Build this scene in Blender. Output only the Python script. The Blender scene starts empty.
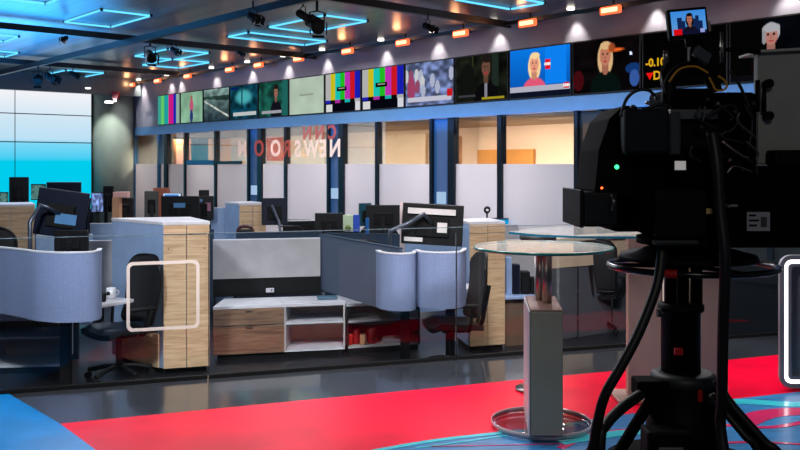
import bpy, bmesh, math, random
from mathutils import Vector, Matrix
random.seed(7)
R = math.radians
S = bpy.context.scene
C = S.collection
H = 1.6            # camera height above the raised studio floor (z = 0)
NF = -0.35         # newsroom floor level
F = 880.0
# ------------------------------------------------------------------ camera, world, lights
cam_data = bpy.data.cameras.new('camera'); cam = bpy.data.objects.new('camera', cam_data); C.objects.link(cam)
cam.location = (0, 0, H); cam.rotation_euler = (R(90), 0, 0)
cam_data.sensor_width = 36; cam_data.lens = 36*F/800; cam_data.shift_y = -61/800
cam_data.clip_end = 200
S.camera = cam
w = bpy.data.worlds.new('world'); S.world = w; w.use_nodes = True
w.node_tree.nodes['Background'].inputs[0].default_value = (0.35, 0.42, 0.6, 1)
w.node_tree.nodes['Background'].inputs[1].default_value = 0.10
S.view_settings.view_transform = 'Standard'; S.view_settings.look = 'None'
S.view_settings.exposure = 0.0; S.view_settings.gamma = 1; S.view_settings.use_curve_mapping = False
try:
    S.cycles.max_bounces = 8; S.cycles.transparent_max_bounces = 24; S.cycles.sample_clamp_indirect = 4
    S.cycles.use_denoising = True; S.cycles.caustics_reflective = False; S.cycles.caustics_refractive = False
except Exception: pass

Nn = Vector((.7509, .6604, 0)); U = Vector((-.6604, .7509, 0))     # across the room towards the screen wall / along it
WA = 9.2                                                            # distance of the screen wall
WROT = -math.atan2(.7509, .6604)
def AB(a, b, z=0): return Nn*a + U*b + Vector((0, 0, z))
def D(px, py, Y): return Vector(((px-400)/F*Y, Y, H-(py-164)/F*Y))
def XY(px, Y): return ((px-400)/F*Y, Y)
def onplane(px, a=WA):                                              # point of the plane n.P = a seen in column px
    k = (px-400)/F; Y = a/(.7509*k+.6604); return Vector((k*Y, Y, 0))
def wb(px, a=WA): return onplane(px, a).dot(U)
def wz(px, py, a=WA): return H+(164-py)*onplane(px, a).y/F

def area(name, loc, size, power, col=(1, 1, 1), rot=(0, 0, 0), size_y=None, spread=180):
    l = bpy.data.lights.new(name, 'AREA'); l.energy = power; l.color = col; l.size = size
    if size_y: l.shape = 'RECTANGLE'; l.size_y = size_y
    l.spread = R(spread)
    o = bpy.data.objects.new(name, l); C.objects.link(o); o.location = loc; o.rotation_euler = rot; return o
def spot(name, loc, target, power, col, ang=60, blend=.6, r=.03):
    l = bpy.data.lights.new(name, 'SPOT'); l.energy = power; l.color = col; l.spot_size = R(ang); l.spot_blend = blend; l.shadow_soft_size = r
    o = bpy.data.objects.new(name, l); C.objects.link(o); o.location = loc
    o.rotation_euler = (Vector(target)-Vector(loc)).to_track_quat('-Z', 'Y').to_euler(); return o
# newsroom ceiling light
area('newsroom_light', (-2.2, 9.6, 3.3), 1.0, 62, (.93, .95, 1), (R(-25), 0, 0), 1.0)
area('newsroom_light', (-4.6, 12.5, 3.3), 1.4, 75, (.75, .85, 1), (0, 0, 0), 1.4)
area('newsroom_light', (1.0, 10.2, 3.3), 1.0, 60, (.9, .92, 1), (R(-15), 0, 0), 1.0)
area('newsroom_light', (-1.6, 13.5, 3.3), 1.4, 80, (.85, .9, 1), (0, 0, 0), 1.4)
# studio front light washing the desks, from above the stage
area('stage_light', (-2.6, 4.6, 3.3), .5, 56, (.9, .93, 1), (R(48), 0, R(5)), .5, 100)
area('stage_light', (.4, 4.9, 3.35), .5, 60, (.95, .92, .95), (R(45), 0, R(-8)), .5, 100)
area('stage_light', (-.6, 6.0, 3.3), 1.6, 60, (1, .96, .95), (0, 0, R(18)), .5, 120)
area('stage_light', (2.6, 6.6, 3.3), 1.6, 60, (1, .96, .95), (0, 0, R(18)), .5, 120)
for b_ in (4, 9, 14):
    p = AB(WA-2.6, b_, 3.3); area('newsroom_light', p, .5, 24, (.86, .9, 1), (R(42), 0, WROT), .5, 110)  # added lights aimed at the office front to brighten the frosted panes
# office light (warm, behind the glass fronts)
for px in (180, 240, 305, 372, 470, 545):
    p = onplane(px, WA+.9)
    area('office_light', (p.x, p.y, 2.24), .5, 100, (1, .82, .66), (R(12), 0, WROT), .3)
# added unseen uplights brighten the ceiling; blue one for the video wall's reflection
p = AB(4.2, 14.8, 2.75); area('cove_light', p, 4.5, 420, (.04, .36, 1), (R(180), 0, WROT), 3)
area('cove_light', (-1.5, 10.5, 2.7), 3, 9, (.95, .85, .85), (R(180), 0, 0), 3)
area('cove_light', (1.6, 8.2, 2.7), 3, 6, (.95, .85, .85), (R(180), 0, 0), 3)
# added fill light, unseen, high behind the camera position
area('stage_light', (.6, -.6, 3.4), .8, 22, (1, .97, .92), (R(52), 0, R(-8)), .8)
spot('stage_light', (-1.2, 1.2, 3.3), (.86, 5.2, .6), 150, (1, .97, .9), 24, .6, .2)  # added spot to brighten the front of the table pedestal
# blue LED strip under the screens
for b0, b1 in ((-3, 1.5), (1.5, 6), (6, 10.5), (10.5, 15), (15, 20)):
    p = AB(WA-.22, (b0+b1)/2, 2.05)
    area('blue_strip_light', p, b1-b0, 16 if b0 < 8 else 7, (.12, .42, 1), (R(180-28), 0, WROT), .05, 120)

# ------------------------------------------------------------------ materials
MATS = {}
def lin(c): return tuple((x/12.92 if x <= .04045 else ((x+.055)/1.055)**2.4) for x in c)
def mat(name, col, rough=.5, metal=0, var=.08, scale=6, coat=0, srgb=True, emis=0, spec=.5, bump=0, stretch=(1, 1, 1)):
    if name in MATS: return MATS[name]
    m = bpy.data.materials.new(name); m.use_nodes = True; t = m.node_tree; b = t.nodes['Principled BSDF']
    c = lin(col) if srgb else col
    co = t.nodes.new('ShaderNodeTexCoord'); mp = t.nodes.new('ShaderNodeMapping'); mp.inputs['Scale'].default_value = stretch
    n = t.nodes.new('ShaderNodeTexNoise'); n.inputs['Scale'].default_value = scale; n.inputs['Detail'].default_value = 3
    t.links.new(co.outputs['Object'], mp.inputs[0]); t.links.new(mp.outputs[0], n.inputs['Vector'])
    r = t.nodes.new('ShaderNodeValToRGB'); e = r.color_ramp.elements
    e[0].position = .3; e[1].position = .7
    e[0].color = tuple(x*(1-var) for x in c)+(1,); e[1].color = tuple(min(1, x*(1+var)) for x in c)+(1,)
    t.links.new(n.outputs['Fac'], r.inputs[0]); t.links.new(r.outputs[0], b.inputs['Base Color'])
    b.inputs['Roughness'].default_value = rough; b.inputs['Metallic'].default_value = metal
    b.inputs['Coat Weight'].default_value = coat; b.inputs['Coat Roughness'].default_value = .05
    b.inputs['Specular IOR Level'].default_value = spec
    if emis: b.inputs['Emission Color'].default_value = c+(1,); b.inputs['Emission Strength'].default_value = emis
    if bump:
        bp = t.nodes.new('ShaderNodeBump'); bp.inputs['Strength'].default_value = bump; bp.inputs['Distance'].default_value = .01
        t.links.new(n.outputs['Fac'], bp.inputs['Height']); t.links.new(bp.outputs[0], b.inputs['Normal'])
    MATS[name] = m; return m
def emit(name, col, s):
    if name in MATS: return MATS[name]
    m = bpy.data.materials.new(name); m.use_nodes = True; t = m.node_tree; t.nodes.clear()
    o = t.nodes.new('ShaderNodeOutputMaterial'); e = t.nodes.new('ShaderNodeEmission')
    e.inputs[0].default_value = lin(col)+(1,); e.inputs[1].default_value = s; t.links.new(e.outputs[0], o.inputs[0]); MATS[name] = m; return m
def wood(name, c0, c1, axis='x'):
    m = bpy.data.materials.new(name); m.use_nodes = True; t = m.node_tree; b = t.nodes['Principled BSDF']
    co = t.nodes.new('ShaderNodeTexCoord'); mp = t.nodes.new('ShaderNodeMapping')
    mp.inputs['Scale'].default_value = (1.2, 1.2, 14) if axis == 'x' else (14, 14, 1.2)
    n = t.nodes.new('ShaderNodeTexNoise'); n.inputs['Scale'].default_value = 3.2; n.inputs['Detail'].default_value = 8; n.inputs['Distortion'].default_value = .6
    t.links.new(co.outputs['Object'], mp.inputs[0]); t.links.new(mp.outputs[0], n.inputs['Vector'])
    r = t.nodes.new('ShaderNodeValToRGB'); e = r.color_ramp.elements; e[0].position = .32; e[1].position = .68
    e[0].color = lin(c0)+(1,); e[1].color = lin(c1)+(1,)
    t.links.new(n.outputs['Fac'], r.inputs[0]); t.links.new(r.outputs[0], b.inputs['Base Color'])
    b.inputs['Roughness'].default_value = .42; MATS[name] = m; return m
def glass(name, tint=(.93, .97, .97), refl=1.0):
    m = bpy.data.materials.new(name); m.use_nodes = True; t = m.node_tree; t.nodes.clear()
    o = t.nodes.new('ShaderNodeOutputMaterial'); mx = t.nodes.new('ShaderNodeMixShader'); tr = t.nodes.new('ShaderNodeBsdfTransparent')
    g = t.nodes.new('ShaderNodeBsdfGlossy'); g.inputs['Roughness'].default_value = .01; fr = t.nodes.new('ShaderNodeFresnel'); fr.inputs[0].default_value = 1.45
    ml = t.nodes.new('ShaderNodeMath'); ml.operation = 'MULTIPLY'; ml.inputs[1].default_value = refl
    tr.inputs[0].default_value = tint+(1,)
    t.links.new(fr.outputs[0], ml.inputs[0]); t.links.new(ml.outputs[0], mx.inputs[0]); t.links.new(tr.outputs[0], mx.inputs[1]); t.links.new(g.outputs[0], mx.inputs[2]); t.links.new(mx.outputs[0], o.inputs[0])
    MATS[name] = m; return m
def sheer(name, col, alpha, em=0):
    m = bpy.data.materials.new(name); m.use_nodes = True; b = m.node_tree.nodes['Principled BSDF']
    b.inputs['Base Color'].default_value = lin(col)+(1,); b.inputs['Alpha'].default_value = alpha; b.inputs['Roughness'].default_value = .6
    if em: b.inputs['Emission Color'].default_value = lin(col)+(1,); b.inputs['Emission Strength'].default_value = em
    MATS[name] = m; return m
OAK = wood('pale_oak', (.72, .59, .45), (.86, .74, .60))
WALNUT = wood('warm_walnut', (.37, .285, .225), (.56, .44, .35))
GLASS = glass('clear_glass', (.95, .97, .97), .6); SHEEN_GLASS = bpy.data.materials.new('pale_green_table_glass'); SHEEN_GLASS.use_nodes = True; _b = SHEEN_GLASS.node_tree.nodes['Principled BSDF']
_b.inputs['Base Color'].default_value = (.55, .56, .54, 1); _b.inputs['Alpha'].default_value = .55; _b.inputs['Roughness'].default_value = .12; _b.inputs['Coat Weight'].default_value = .5  # pale half-clear colour stands in for the bright reflection on the tabletop
EDGE = mat('glass_edge_teal', (.10, .42, .40), .15, coat=.5)
BLK = mat('black_plastic', (.035, .037, .045), .5, spec=.3); BLK2 = mat('black_matte', (.022, .022, .027), .7, spec=.25); DKB = mat('blue_black_plastic', (.035, .06, .08), .6, spec=.2)
DKN = mat('navy_plastic', (.02, .06, .14), .5, spec=.2)
RUB = mat('rubber_cable', (.025, .025, .03), .5)
WHT = mat('white_laminate', (.80, .80, .83), .35); OFFW = mat('grey_white_panel', (.70, .69, .70), .5); SKY = mat('blue_grey_laminate', (.56, .66, .80), .45)
FAB = mat('silver_blue_fabric', (.47, .53, .67), .9, var=.22, scale=170, bump=.3); SLATE = mat('slate_fabric', (.27, .32, .40), .9, var=.15, scale=150, bump=.3)
DFAB = mat('dark_slate_fabric', (.15, .22, .30), .9, var=.15, scale=150)
CHR = mat('brushed_steel', (.62, .58, .55), .3, 1, stretch=(1, 1, 12), scale=20); ALU = mat('satin_aluminium', (.45, .45, .42), .45, .85, var=.05, scale=20)
BRZ = mat('rose_metal', (.60, .49, .45), .45, .15, var=.05); DGR = mat('dark_grey_metal', (.20, .21, .22), .5, .4)
PINK = mat('pink_cardboard', (.88, .66, .62), .8); CARD = mat('tan_card', (.75, .55, .40), .8)

# ------------------------------------------------------------------ mesh helpers
class MB:
    def __init__(s): s.bm = bmesh.new()
    def box(s, c, d, rz=0, bev=0, rx=0, ry=0):
        b = bmesh.new(); bmesh.ops.create_cube(b, size=1)
        bmesh.ops.scale(b, vec=d, verts=b.verts)
        if bev: bmesh.ops.bevel(b, geom=list(b.edges), offset=min(bev, min(d)*.45), segments=2, affect='EDGES', profile=.5)
        b.transform(Matrix.Translation(c) @ Matrix.Rotation(rz, 4, 'Z') @ Matrix.Rotation(rx, 4, 'X') @ Matrix.Rotation(ry, 4, 'Y'))
        s._add(b); return s
    def pbox(s, px0, px1, py0, py1, Y0, dep, bev=.004):           # axis-aligned block, front face at distance Y0
        a = D(px0, py0, Y0); b = D(px1, py1, Y0)
        return s.box(((a.x+b.x)/2, Y0+dep/2, (a.z+b.z)/2), (abs(b.x-a.x), dep, abs(a.z-b.z)), bev=bev)
    def _add(s, b):
        me = bpy.data.meshes.new('t'); b.to_mesh(me); b.free(); s.bm.from_mesh(me); bpy.data.meshes.remove(me)
    def prism(s, poly, z0, z1, bev=0):
        b = bmesh.new(); lo = [b.verts.new((p[0], p[1], z0)) for p in poly]; hi = [b.verts.new((p[0], p[1], z1)) for p in poly]
        n = len(poly); b.faces.new(lo[::-1]); b.faces.new(hi)
        for i in range(n): b.faces.new((lo[i], lo[(i+1) % n], hi[(i+1) % n], hi[i]))
        bmesh.ops.recalc_face_normals(b, faces=b.faces)
        if bev: bmesh.ops.bevel(b, geom=list(b.edges), offset=bev, segments=2, affect='EDGES', profile=.5)
        s._add(b); return s
    def tube(s, pts, r, n=10, smooth=True, closed=False):
        pts = [Vector(p) for p in pts]
        if smooth and len(pts) > 2: pts = catmull(pts, closed)
        b = bmesh.new(); rings = []; N = len(pts); up = None
        for i, p in enumerate(pts):
            if closed: t = pts[(i+1) % N]-pts[i-1]
            else: t = pts[min(i+1, N-1)]-pts[max(i-1, 0)]
            t.normalize()
            if up is None: up = Vector((0, 0, 1)) if abs(t.z) < .9 else Vector((1, 0, 0))
            x = t.cross(up)
            if x.length < 1e-4: x = t.orthogonal()
            x.normalize(); up = x.cross(t).normalized()
            rr = r[min(i*len(r)//N, len(r)-1)] if isinstance(r, (list, tuple)) else r
            rings.append([b.verts.new(p+(x*math.cos(2*math.pi*k/n)+up*math.sin(2*math.pi*k/n))*rr) for k in range(n)])
        for i in range(N if closed else N-1):
            A, B = rings[i], rings[(i+1) % N]
            for k in range(n): b.faces.new((A[k], A[(k+1) % n], B[(k+1) % n], B[k])).smooth = True
        if not closed: b.faces.new(rings[0][::-1]); b.faces.new(rings[-1])
        bmesh.ops.recalc_face_normals(b, faces=b.faces); s._add(b); return s
    def cyl(s, p0, p1, r, n=20): return s.tube([p0, p1], r, n, False)
    def lathe(s, prof, c=(0, 0, 0), n=32, rot=None):               # prof: (radius, z)
        b = bmesh.new(); rings = []
        for (r, z) in prof: rings.append([b.verts.new((r*math.cos(2*math.pi*k/n), r*math.sin(2*math.pi*k/n), z)) for k in range(n)])
        for A, B in zip(rings, rings[1:]):
            for k in range(n): b.faces.new((A[k], A[(k+1) % n], B[(k+1) % n], B[k])).smooth = True
        b.faces.new(rings[0][::-1]); b.faces.new(rings[-1]); bmesh.ops.recalc_face_normals(b, faces=b.faces)
        b.transform(Matrix.Translation(c) @ (rot or Matrix())); s._add(b); return s
    def sheet(s, fn, nu, nv, th):                                   # curved shell of real thickness; fn(u,v) -> point
        b = bmesh.new(); P = [[Vector(fn(i/nu, j/nv)) for j in range(nv+1)] for i in range(nu+1)]
        Q = []
        for i in range(nu+1):
            Q.append([])
            for j in range(nv+1):
                du = P[min(i+1, nu)][j]-P[max(i-1, 0)][j]; dv = P[i][min(j+1, nv)]-P[i][max(j-1, 0)]
                nn = du.cross(dv); nn.normalize(); Q[i].append(P[i][j]+nn*th)
        a = [[b.verts.new(p) for p in r] for r in P]; q = [[b.verts.new(p) for p in r] for r in Q]
        for i in range(nu):
            for j in range(nv):
                b.faces.new((a[i][j], a[i+1][j], a[i+1][j+1], a[i][j+1])).smooth = True
                b.faces.new((q[i][j], q[i][j+1], q[i+1][j+1], q[i+1][j])).smooth = True
        for i in range(nu):
            b.faces.new((a[i][0], q[i][0], q[i+1][0], a[i+1][0])); b.faces.new((a[i][nv], a[i+1][nv], q[i+1][nv], q[i][nv]))
        for j in range(nv):
            b.faces.new((a[0][j], a[0][j+1], q[0][j+1], q[0][j])); b.faces.new((a[nu][j], q[nu][j], q[nu][j+1], a[nu][j+1]))
        bmesh.ops.recalc_face_normals(b, faces=b.faces); s._add(b); return s
    def path_wall(s, pts, z0, z1, th, smooth=True):                 # vertical panel following a floor path
        p = [Vector((x, y, 0)) for x, y in pts]
        if smooth and len(p) > 2: p = catmull(p, False, 5)
        n = len(p); L = []; Rr = []
        for i in range(n):
            t = (p[min(i+1, n-1)]-p[max(i-1, 0)]).normalized(); q = Vector((-t.y, t.x, 0))*th/2
            L.append(p[i]+q); Rr.append(p[i]-q)
        return s.prism([(v.x, v.y) for v in L+Rr[::-1]], z0, z1)
    def text(s, body, size, m, depth=.003, align='CENTER', bold=0):
        cu = bpy.data.curves.new('t', 'FONT'); cu.body = body; cu.size = size; cu.extrude = depth/2; cu.align_x = align; cu.align_y = 'CENTER'; cu.offset = bold
        o = bpy.data.objects.new('t', cu); C.objects.link(o); dg = bpy.context.evaluated_depsgraph_get(); dg.update()
        me = bpy.data.meshes.new_from_object(o.evaluated_get(dg)); bpy.data.objects.remove(o); bpy.data.curves.remove(cu)
        me.transform(m); s.bm.from_mesh(me); bpy.data.meshes.remove(me); return s
    def build(s, name, material, parent=None, root=None):
        me = bpy.data.meshes.new(name)
        if parent is not None:
            M = WM[parent.name]; s.bm.transform(M.inverted())
        else:
            vs = [v.co for v in s.bm.verts]
            c = Vector(((min(v.x for v in vs)+max(v.x for v in vs))/2, (min(v.y for v in vs)+max(v.y for v in vs))/2, min(v.z for v in vs)))
            M = Matrix.Translation(c); s.bm.transform(M.inverted())
        s.bm.to_mesh(me); s.bm.free(); me.materials.append(material)
        o = bpy.data.objects.new(name, me); C.objects.link(o)
        if parent is not None: o.parent = parent
        else: o.matrix_world = M
        WM[o.name] = M; return o
WM = {}
def catmull(P, closed=False, k=6):
    out = []; n = len(P)
    for i in range(n if closed else n-1):
        if closed: a, b, c, d = P[i-1], P[i], P[(i+1) % n], P[(i+2) % n]
        else: a, b, c, d = P[max(i-1, 0)], P[i], P[i+1], P[min(i+2, n-1)]
        for j in range(k):
            t = j/k; out.append(.5*((2*b)+(c-a)*t+(2*a-5*b+4*c-d)*t*t+(3*b-a-3*c+d)*t**3))
    if not closed: out.append(P[-1].copy())
    return out
def tag(o, label, cat, group=None):
    o['label'] = label; o['category'] = cat
    if group: o['group'] = group
    return o
def struct(o): o['kind'] = 'structure'; return o
def thing(name, label, cat, loc=(0, 0, 0), rz=0, group=None):
    o = bpy.data.objects.new(name, None); C.objects.link(o); o.location = loc; o.rotation_euler = (0, 0, rz); o.empty_display_size = .1
    WM[o.name] = Matrix.Translation(loc) @ Matrix.Rotation(rz, 4, 'Z')
    return tag(o, label, cat, group)
def copy_tree(o, parent=None):
    c = o.copy(); C.objects.link(c); c.parent = parent
    for ch in list(o.children): copy_tree(ch, c)
    return c
def place(o, loc, rz, label):
    o.location = loc; o.rotation_euler = (0, 0, rz); o['label'] = label; return o
def TR(M, mb): mb.bm.transform(M); return mb

# ------------------------------------------------------------------ floors
m = mat('gloss_dark_floor', (.17, .18, .20), .13, var=.25, scale=1.5, coat=.4)
EA = Vector((-1.512, 6.64, 0)); ED = Vector((.9477, .3192, 0))       # edge of the raised studio floor and its direction
def E(t, off=0): p = EA+ED*t+Vector((.3192, -.9477, 0))*off; return (p.x, p.y)
def EX(px, off=0):                                                    # parameter t of the column px on the edge line
    k = (px-400)/F; base = EA+Vector((.3192, -.9477, 0))*off
    # base + t*ED on ray x = k*y
    return (k*base.y-base.x)/(ED.x-k*ED.y)
struct(MB().prism([E(-7), E(8), (7.0, 1.0), (-6, -.5), (-7, 3)], -.05, 0).build('floor', m))
m2 = mat('dark_newsroom_carpet', (.10, .10, .12), .35, var=.2, scale=30)
struct(MB().prism([(-14, 3), (-14, 27), (-4, 27), (12, 14), (9, 4)], NF-.05, NF).build('floor', m2))
struct(MB().path_wall([E(-7, .02), E(8, .02)], NF, -.051, .04, False).build('trim_1', BLK2))
red = mat('red_gloss_floor', (.82, .0, .17), .38, var=.2, scale=1.6, coat=0, spec=.1)
blu = mat('blue_gloss_floor', (.0, .45, .72), .3, var=.18, scale=3, coat=0, spec=.25)
blu2 = mat('blue_studio_floor', (.17, .42, .62), .3, var=.35, scale=5, coat=0, spec=.3, stretch=(1, 6, 1))
cyn = mat('cyan_floor_line', (.20, .72, .78), .25, coat=.5); pur = mat('magenta_floor_line', (.75, .12, .35), .25, coat=.5)
def G(px, py, z=0): Y = (H-z)*F/(py-164); return ((px-400)/F*Y, Y)
def inlay(i, pts, z1, mt, z0=0): return struct(MB().prism(pts, z0, z1).build('trim_%d' % i, mt))
inlay(2, [G(60, 424), G(300, 401), G(440, 388), G(525, 379.5), G(670, 366), G(860, 347), G(860, 386), G(800, 392), G(700, 403), G(600, 419), G(524, 430), G(440, 439), G(375, 450), G(200, 480), G(113, 463)], .003, red)
inlay(3, [G(0, 389), G(60, 424), G(113, 463), G(200, 520), G(-150, 560), G(-250, 400), G(-60, 365)], .003, blu)
inlay(4, [G(375, 450), G(440, 439), G(524, 430), G(600, 419), G(700, 403), G(800, 392), G(860, 386), G(900, 520), G(300, 520), G(200, 480)], .003, blu2)
def stripe(i, pts, wd, mt, z=.0055):
    mb = MB(); mb.path_wall([G(*p) for p in pts], .003, z, wd, True); return struct(mb.build('trim_%d' % i, mt))
stripe(5, [(372, 452), (440, 440.5), (524, 431), (610, 419)], .045, cyn)
stripe(6, [(415, 449), (480, 440), (530, 433)], .02, cyn)
stripe(7, [(560, 449), (590, 436), (625, 431), (700, 425), (770, 428), (815, 420)], .05, pur)
stripe(8, [(690, 404), (740, 402), (800, 405), (840, 400)], .12, cyn, .005)
stripe(9, [(740, 425), (765, 415), (800, 412), (840, 413)], .16, pur)
stripe(10, [(560, 443), (620, 434), (660, 432)], .10, cyn, .0062)
stripe(11, [(715, 444), (760, 443), (815, 446)], .03, pur, .0065)
stripe(12, [(430, 447), (500, 446), (570, 444)], .012, pur)

# ------------------------------------------------------------------ walls and ceiling
WALLM = mat('lavender_grey_wall', (.56, .55, .60), .45, var=.04)
def wallbox(name, a0, a1, b0, b1, z0, z1, mt):
    return struct(MB().prism([AB(a0, b0)[:2], AB(a1, b0)[:2], AB(a1, b1)[:2], AB(a0, b1)[:2]], z0, z1).build(name, mt))
bL = wb(131.5); bR = wb(1000)
wallbox('wall_back', WA, WA+.15, bR, bL, 2.475, 3.62, WALLM)
BAND = mat('blue_beam_paint', (.36, .50, .62), .4, .2, var=.05)
wallbox('trim_13', WA-.05, WA+.15, bR, bL, 2.29, 2.475, BAND)
wallbox('wall_left', -6, WA+3.4, 20.36, 20.5, NF, 3.62, mat('grey_left_wall', (.36, .36, .36), .6))
# round pillar in the far corner
pc = D(112, 164, 21.0)
struct(MB().lathe([(.49, NF), (.49, 3.6)], (pc.x, pc.y, 0), 40).build('wall_pillar', mat('grey_green_plaster', (.56, .60, .56), .6, var=.05)))
struct(MB().prism([AB(-6, 19.7)[:2], AB(WA-.05, 19.7)[:2], AB(WA-.05, 19.85)[:2], AB(-6, 19.85)[:2]], 3.2, 3.6).build('trim_14', mat('soffit_grey', (.42, .45, .46), .4)))
# right-hand dark side of the studio
# ceiling: glossy plank panels
cm = bpy.data.materials.new('gloss_plank_ceiling'); cm.use_nodes = True; t = cm.node_tree; b = t.nodes['Principled BSDF']
co = t.nodes.new('ShaderNodeTexCoord'); mp = t.nodes.new('ShaderNodeMapping'); mp.inputs['Rotation'].default_value = (0, 0, -WROT)
br = t.nodes.new('ShaderNodeTexBrick'); br.inputs['Scale'].default_value = 1; br.inputs['Brick Width'].default_value = 2.6; br.inputs['Row Height'].default_value = .32
br.inputs['Mortar Size'].default_value = .012; br.inputs['Color1'].default_value = (.095, .090, .095, 1); br.inputs['Color2'].default_value = (.12, .112, .117, 1); br.inputs['Mortar'].default_value = (.03, .03, .034, 1)
t.links.new(co.outputs['Object'], mp.inputs[0]); t.links.new(mp.outputs[0], br.inputs['Vector']); t.links.new(br.outputs['Color'], b.inputs['Base Color'])
b.inputs['Roughness'].default_value = .30; b.inputs['Coat Weight'].default_value = 0; b.inputs['Specular IOR Level'].default_value = .5
bp = t.nodes.new('ShaderNodeBump'); bp.inputs['Strength'].default_value = .3; bp.inputs['Distance'].default_value = .01; t.links.new(br.outputs['Fac'], bp.inputs['Height']); bp.invert = True; t.links.new(bp.outputs[0], b.inputs['Normal'])
struct(MB().prism([AB(-6, -4)[:2], AB(WA+.05, -4)[:2], AB(WA+.05, 20.5)[:2], AB(-6, 20.5)[:2]], 3.6, 3.7).build('ceiling', cm))
struct(MB().prism([AB(WA+.16, bR)[:2], AB(WA+3.4, bR)[:2], AB(WA+3.4, 20.35)[:2], AB(WA+.16, 20.35)[:2]], 2.28, 2.36).build('ceiling', mat('office_ceiling', (.75, .66, .55), .8)))
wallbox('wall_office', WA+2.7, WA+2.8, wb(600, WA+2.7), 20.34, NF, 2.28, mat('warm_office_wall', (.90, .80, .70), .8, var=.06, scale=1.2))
wallbox('wall_office', WA+2.7, WA+2.8, bR, wb(600, WA+2.7), NF, 2.28, mat('dark_office_wall', (.09, .11, .14), .8))  # unlit offices: their darkness is put into this wall colour
wallbox('floor', WA+.15, WA+2.7, bR, 20.3, NF, NF+.01, mat('office_carpet', (.25, .24, .25), .9))
# office fronts: panes between mullions
FROST = bpy.data.materials.new('frosted_glass'); FROST.use_nodes = True; t = FROST.node_tree; b = t.nodes['Principled BSDF']
b.inputs['Base Color'].default_value = lin((.83, .83, .86))+(1,); b.inputs['Roughness'].default_value = .45
tl = t.nodes.new('ShaderNodeBsdfTranslucent'); tl.inputs[0].default_value = lin((.83, .84, .88))+(1,); mxf = t.nodes.new('ShaderNodeMixShader'); mxf.inputs[0].default_value = .5
t.links.new(b.outputs[0], mxf.inputs[1]); t.links.new(tl.outputs[0], mxf.inputs[2]); t.links.new(mxf.outputs[0], t.nodes['Material Output'].inputs[0])
ml = [133, 158.5, 165.5, 184.5, 215, 248, 259.5, 285, 328, 341, 376.5, 431, 451, 499.5, 576, 600, 640, 700, 770, 850, 940]
dark_m = mat('dark_blue_mullion', (.07, .12, .17), .35, .4); blue_m = mat('blue_mullion', (.20, .42, .60), .35, .4)
wid = {133: .14, 158.5: .09, 165.5: .15, 259.5: .14, 341: .13, 451: .13, 499.5: .08, 576: .06}
for i, px in enumerate(ml):
    wd = wid.get(px, .06); bb = wb(px)
    o = MB().prism([AB(WA-.01, bb-wd/2)[:2], AB(WA+.10, bb-wd/2)[:2], AB(WA+.10, bb+wd/2)[:2], AB(WA-.01, bb+wd/2)[:2]], NF, 2.285).build('trim_%d' % (15+i), blue_m if px in (133, 158.5) else dark_m)
    struct(o)
BLUEP = sheer('blue_glass_panel', (.16, .36, .56), .85)
for i, (p0, p1) in enumerate(zip(ml, ml[1:])):
    b1, b0 = wb(p0)-wid.get(p0, .06)/2-.002, wb(p1)+wid.get(p1, .06)/2+.002
    W_ = bpy.data.objects.new('window_%d' % (i+1), None); C.objects.link(W_); W_['kind'] = 'structure'
    c = AB(WA+.04, (b0+b1)/2); W_.location = c; W_.rotation_euler = (0, 0, WROT); WM[W_.name] = Matrix.Translation(c) @ Matrix.Rotation(WROT, 4, 'Z')
    def pane(n, z0, z1, mt, a=0): MB().prism([AB(WA+.035+a, b0)[:2], AB(WA+.045+a, b0)[:2], AB(WA+.045+a, b1)[:2], AB(WA+.035+a, b1)[:2]], z0, z1).build(n, mt, W_)
    if p0 in (248, 328, 431):
        pane('tinted_side_panel', NF+.02, 2.28, BLUEP)
        mid = wb((p0+p1)/2 - .5)
        sw = MB().prism([AB(WA-.0, mid-.085)[:2], AB(WA+.034, mid-.085)[:2], AB(WA+.034, mid+.085)[:2], AB(WA-.0, mid+.085)[:2]], H-.60, H-.42)
        tag(sw.build('wall_switch', emit('lit_switch_plate', (.72, .86, 1), .75)), {248: 'glowing white square wall control on the blue strip furthest left', 328: 'glowing white square wall control on the middle blue strip', 431: 'glowing white square wall control above the monitor back with tags'}[p0], 'wall control', 'lit wall controls on the office front')
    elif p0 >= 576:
        pane('pane', NF+.02, 2.28, sheer('dark_office_glass%d' % i, (.05, .10, .12), .75))  # dark tint stands for the unlit rooms behind these panes
    else:
        pane('frosted_pane', NF+.02, 1.6, FROST); pane('clear_pane', 1.602, 2.28, GLASS)
# thin rails across some panes, wooden boards and shelves inside the offices
struct(MB().prism([AB(WA+.0, wb(186))[:2], AB(WA+.03, wb(186))[:2], AB(WA+.03, wb(213))[:2], AB(WA+.0, wb(213))[:2]], 1.58, 1.68).build('trim_40', blue_m))
struct(MB().prism([AB(WA+.0, wb(216.5))[:2], AB(WA+.03, wb(216.5))[:2], AB(WA+.03, wb(241))[:2], AB(WA+.0, wb(241))[:2]], 1.60, 1.66).build('trim_41', dark_m))
def office_item(name, p0, p1, z0, z1, mt, label, cat, a=2.62, dep=.06, g=None):
    a0 = WA+a; q0, q1 = wb(p0, a0), wb(p1, a0)
    o = MB().prism([AB(a0, q0)[:2], AB(a0+dep, q0)[:2], AB(a0+dep, q1)[:2], AB(a0, q1)[:2]], z0, z1, .004).build(name, mt); return tag(o, label, cat, g)
cork = mat('cork_board', (.80, .56, .28), .8, scale=40)
office_item('cork_board', 477, 533, 1.2, 1.86, cork, 'orange tan pin board on the office wall behind the widest frosted panes', 'pin board')
office_item('wooden_cupboard', 208, 216, NF+.02, 2.2, cork, 'tall orange wooden cupboard inside the office left of the mirrored sign', 'cupboard', 1.2, .4)
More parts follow.
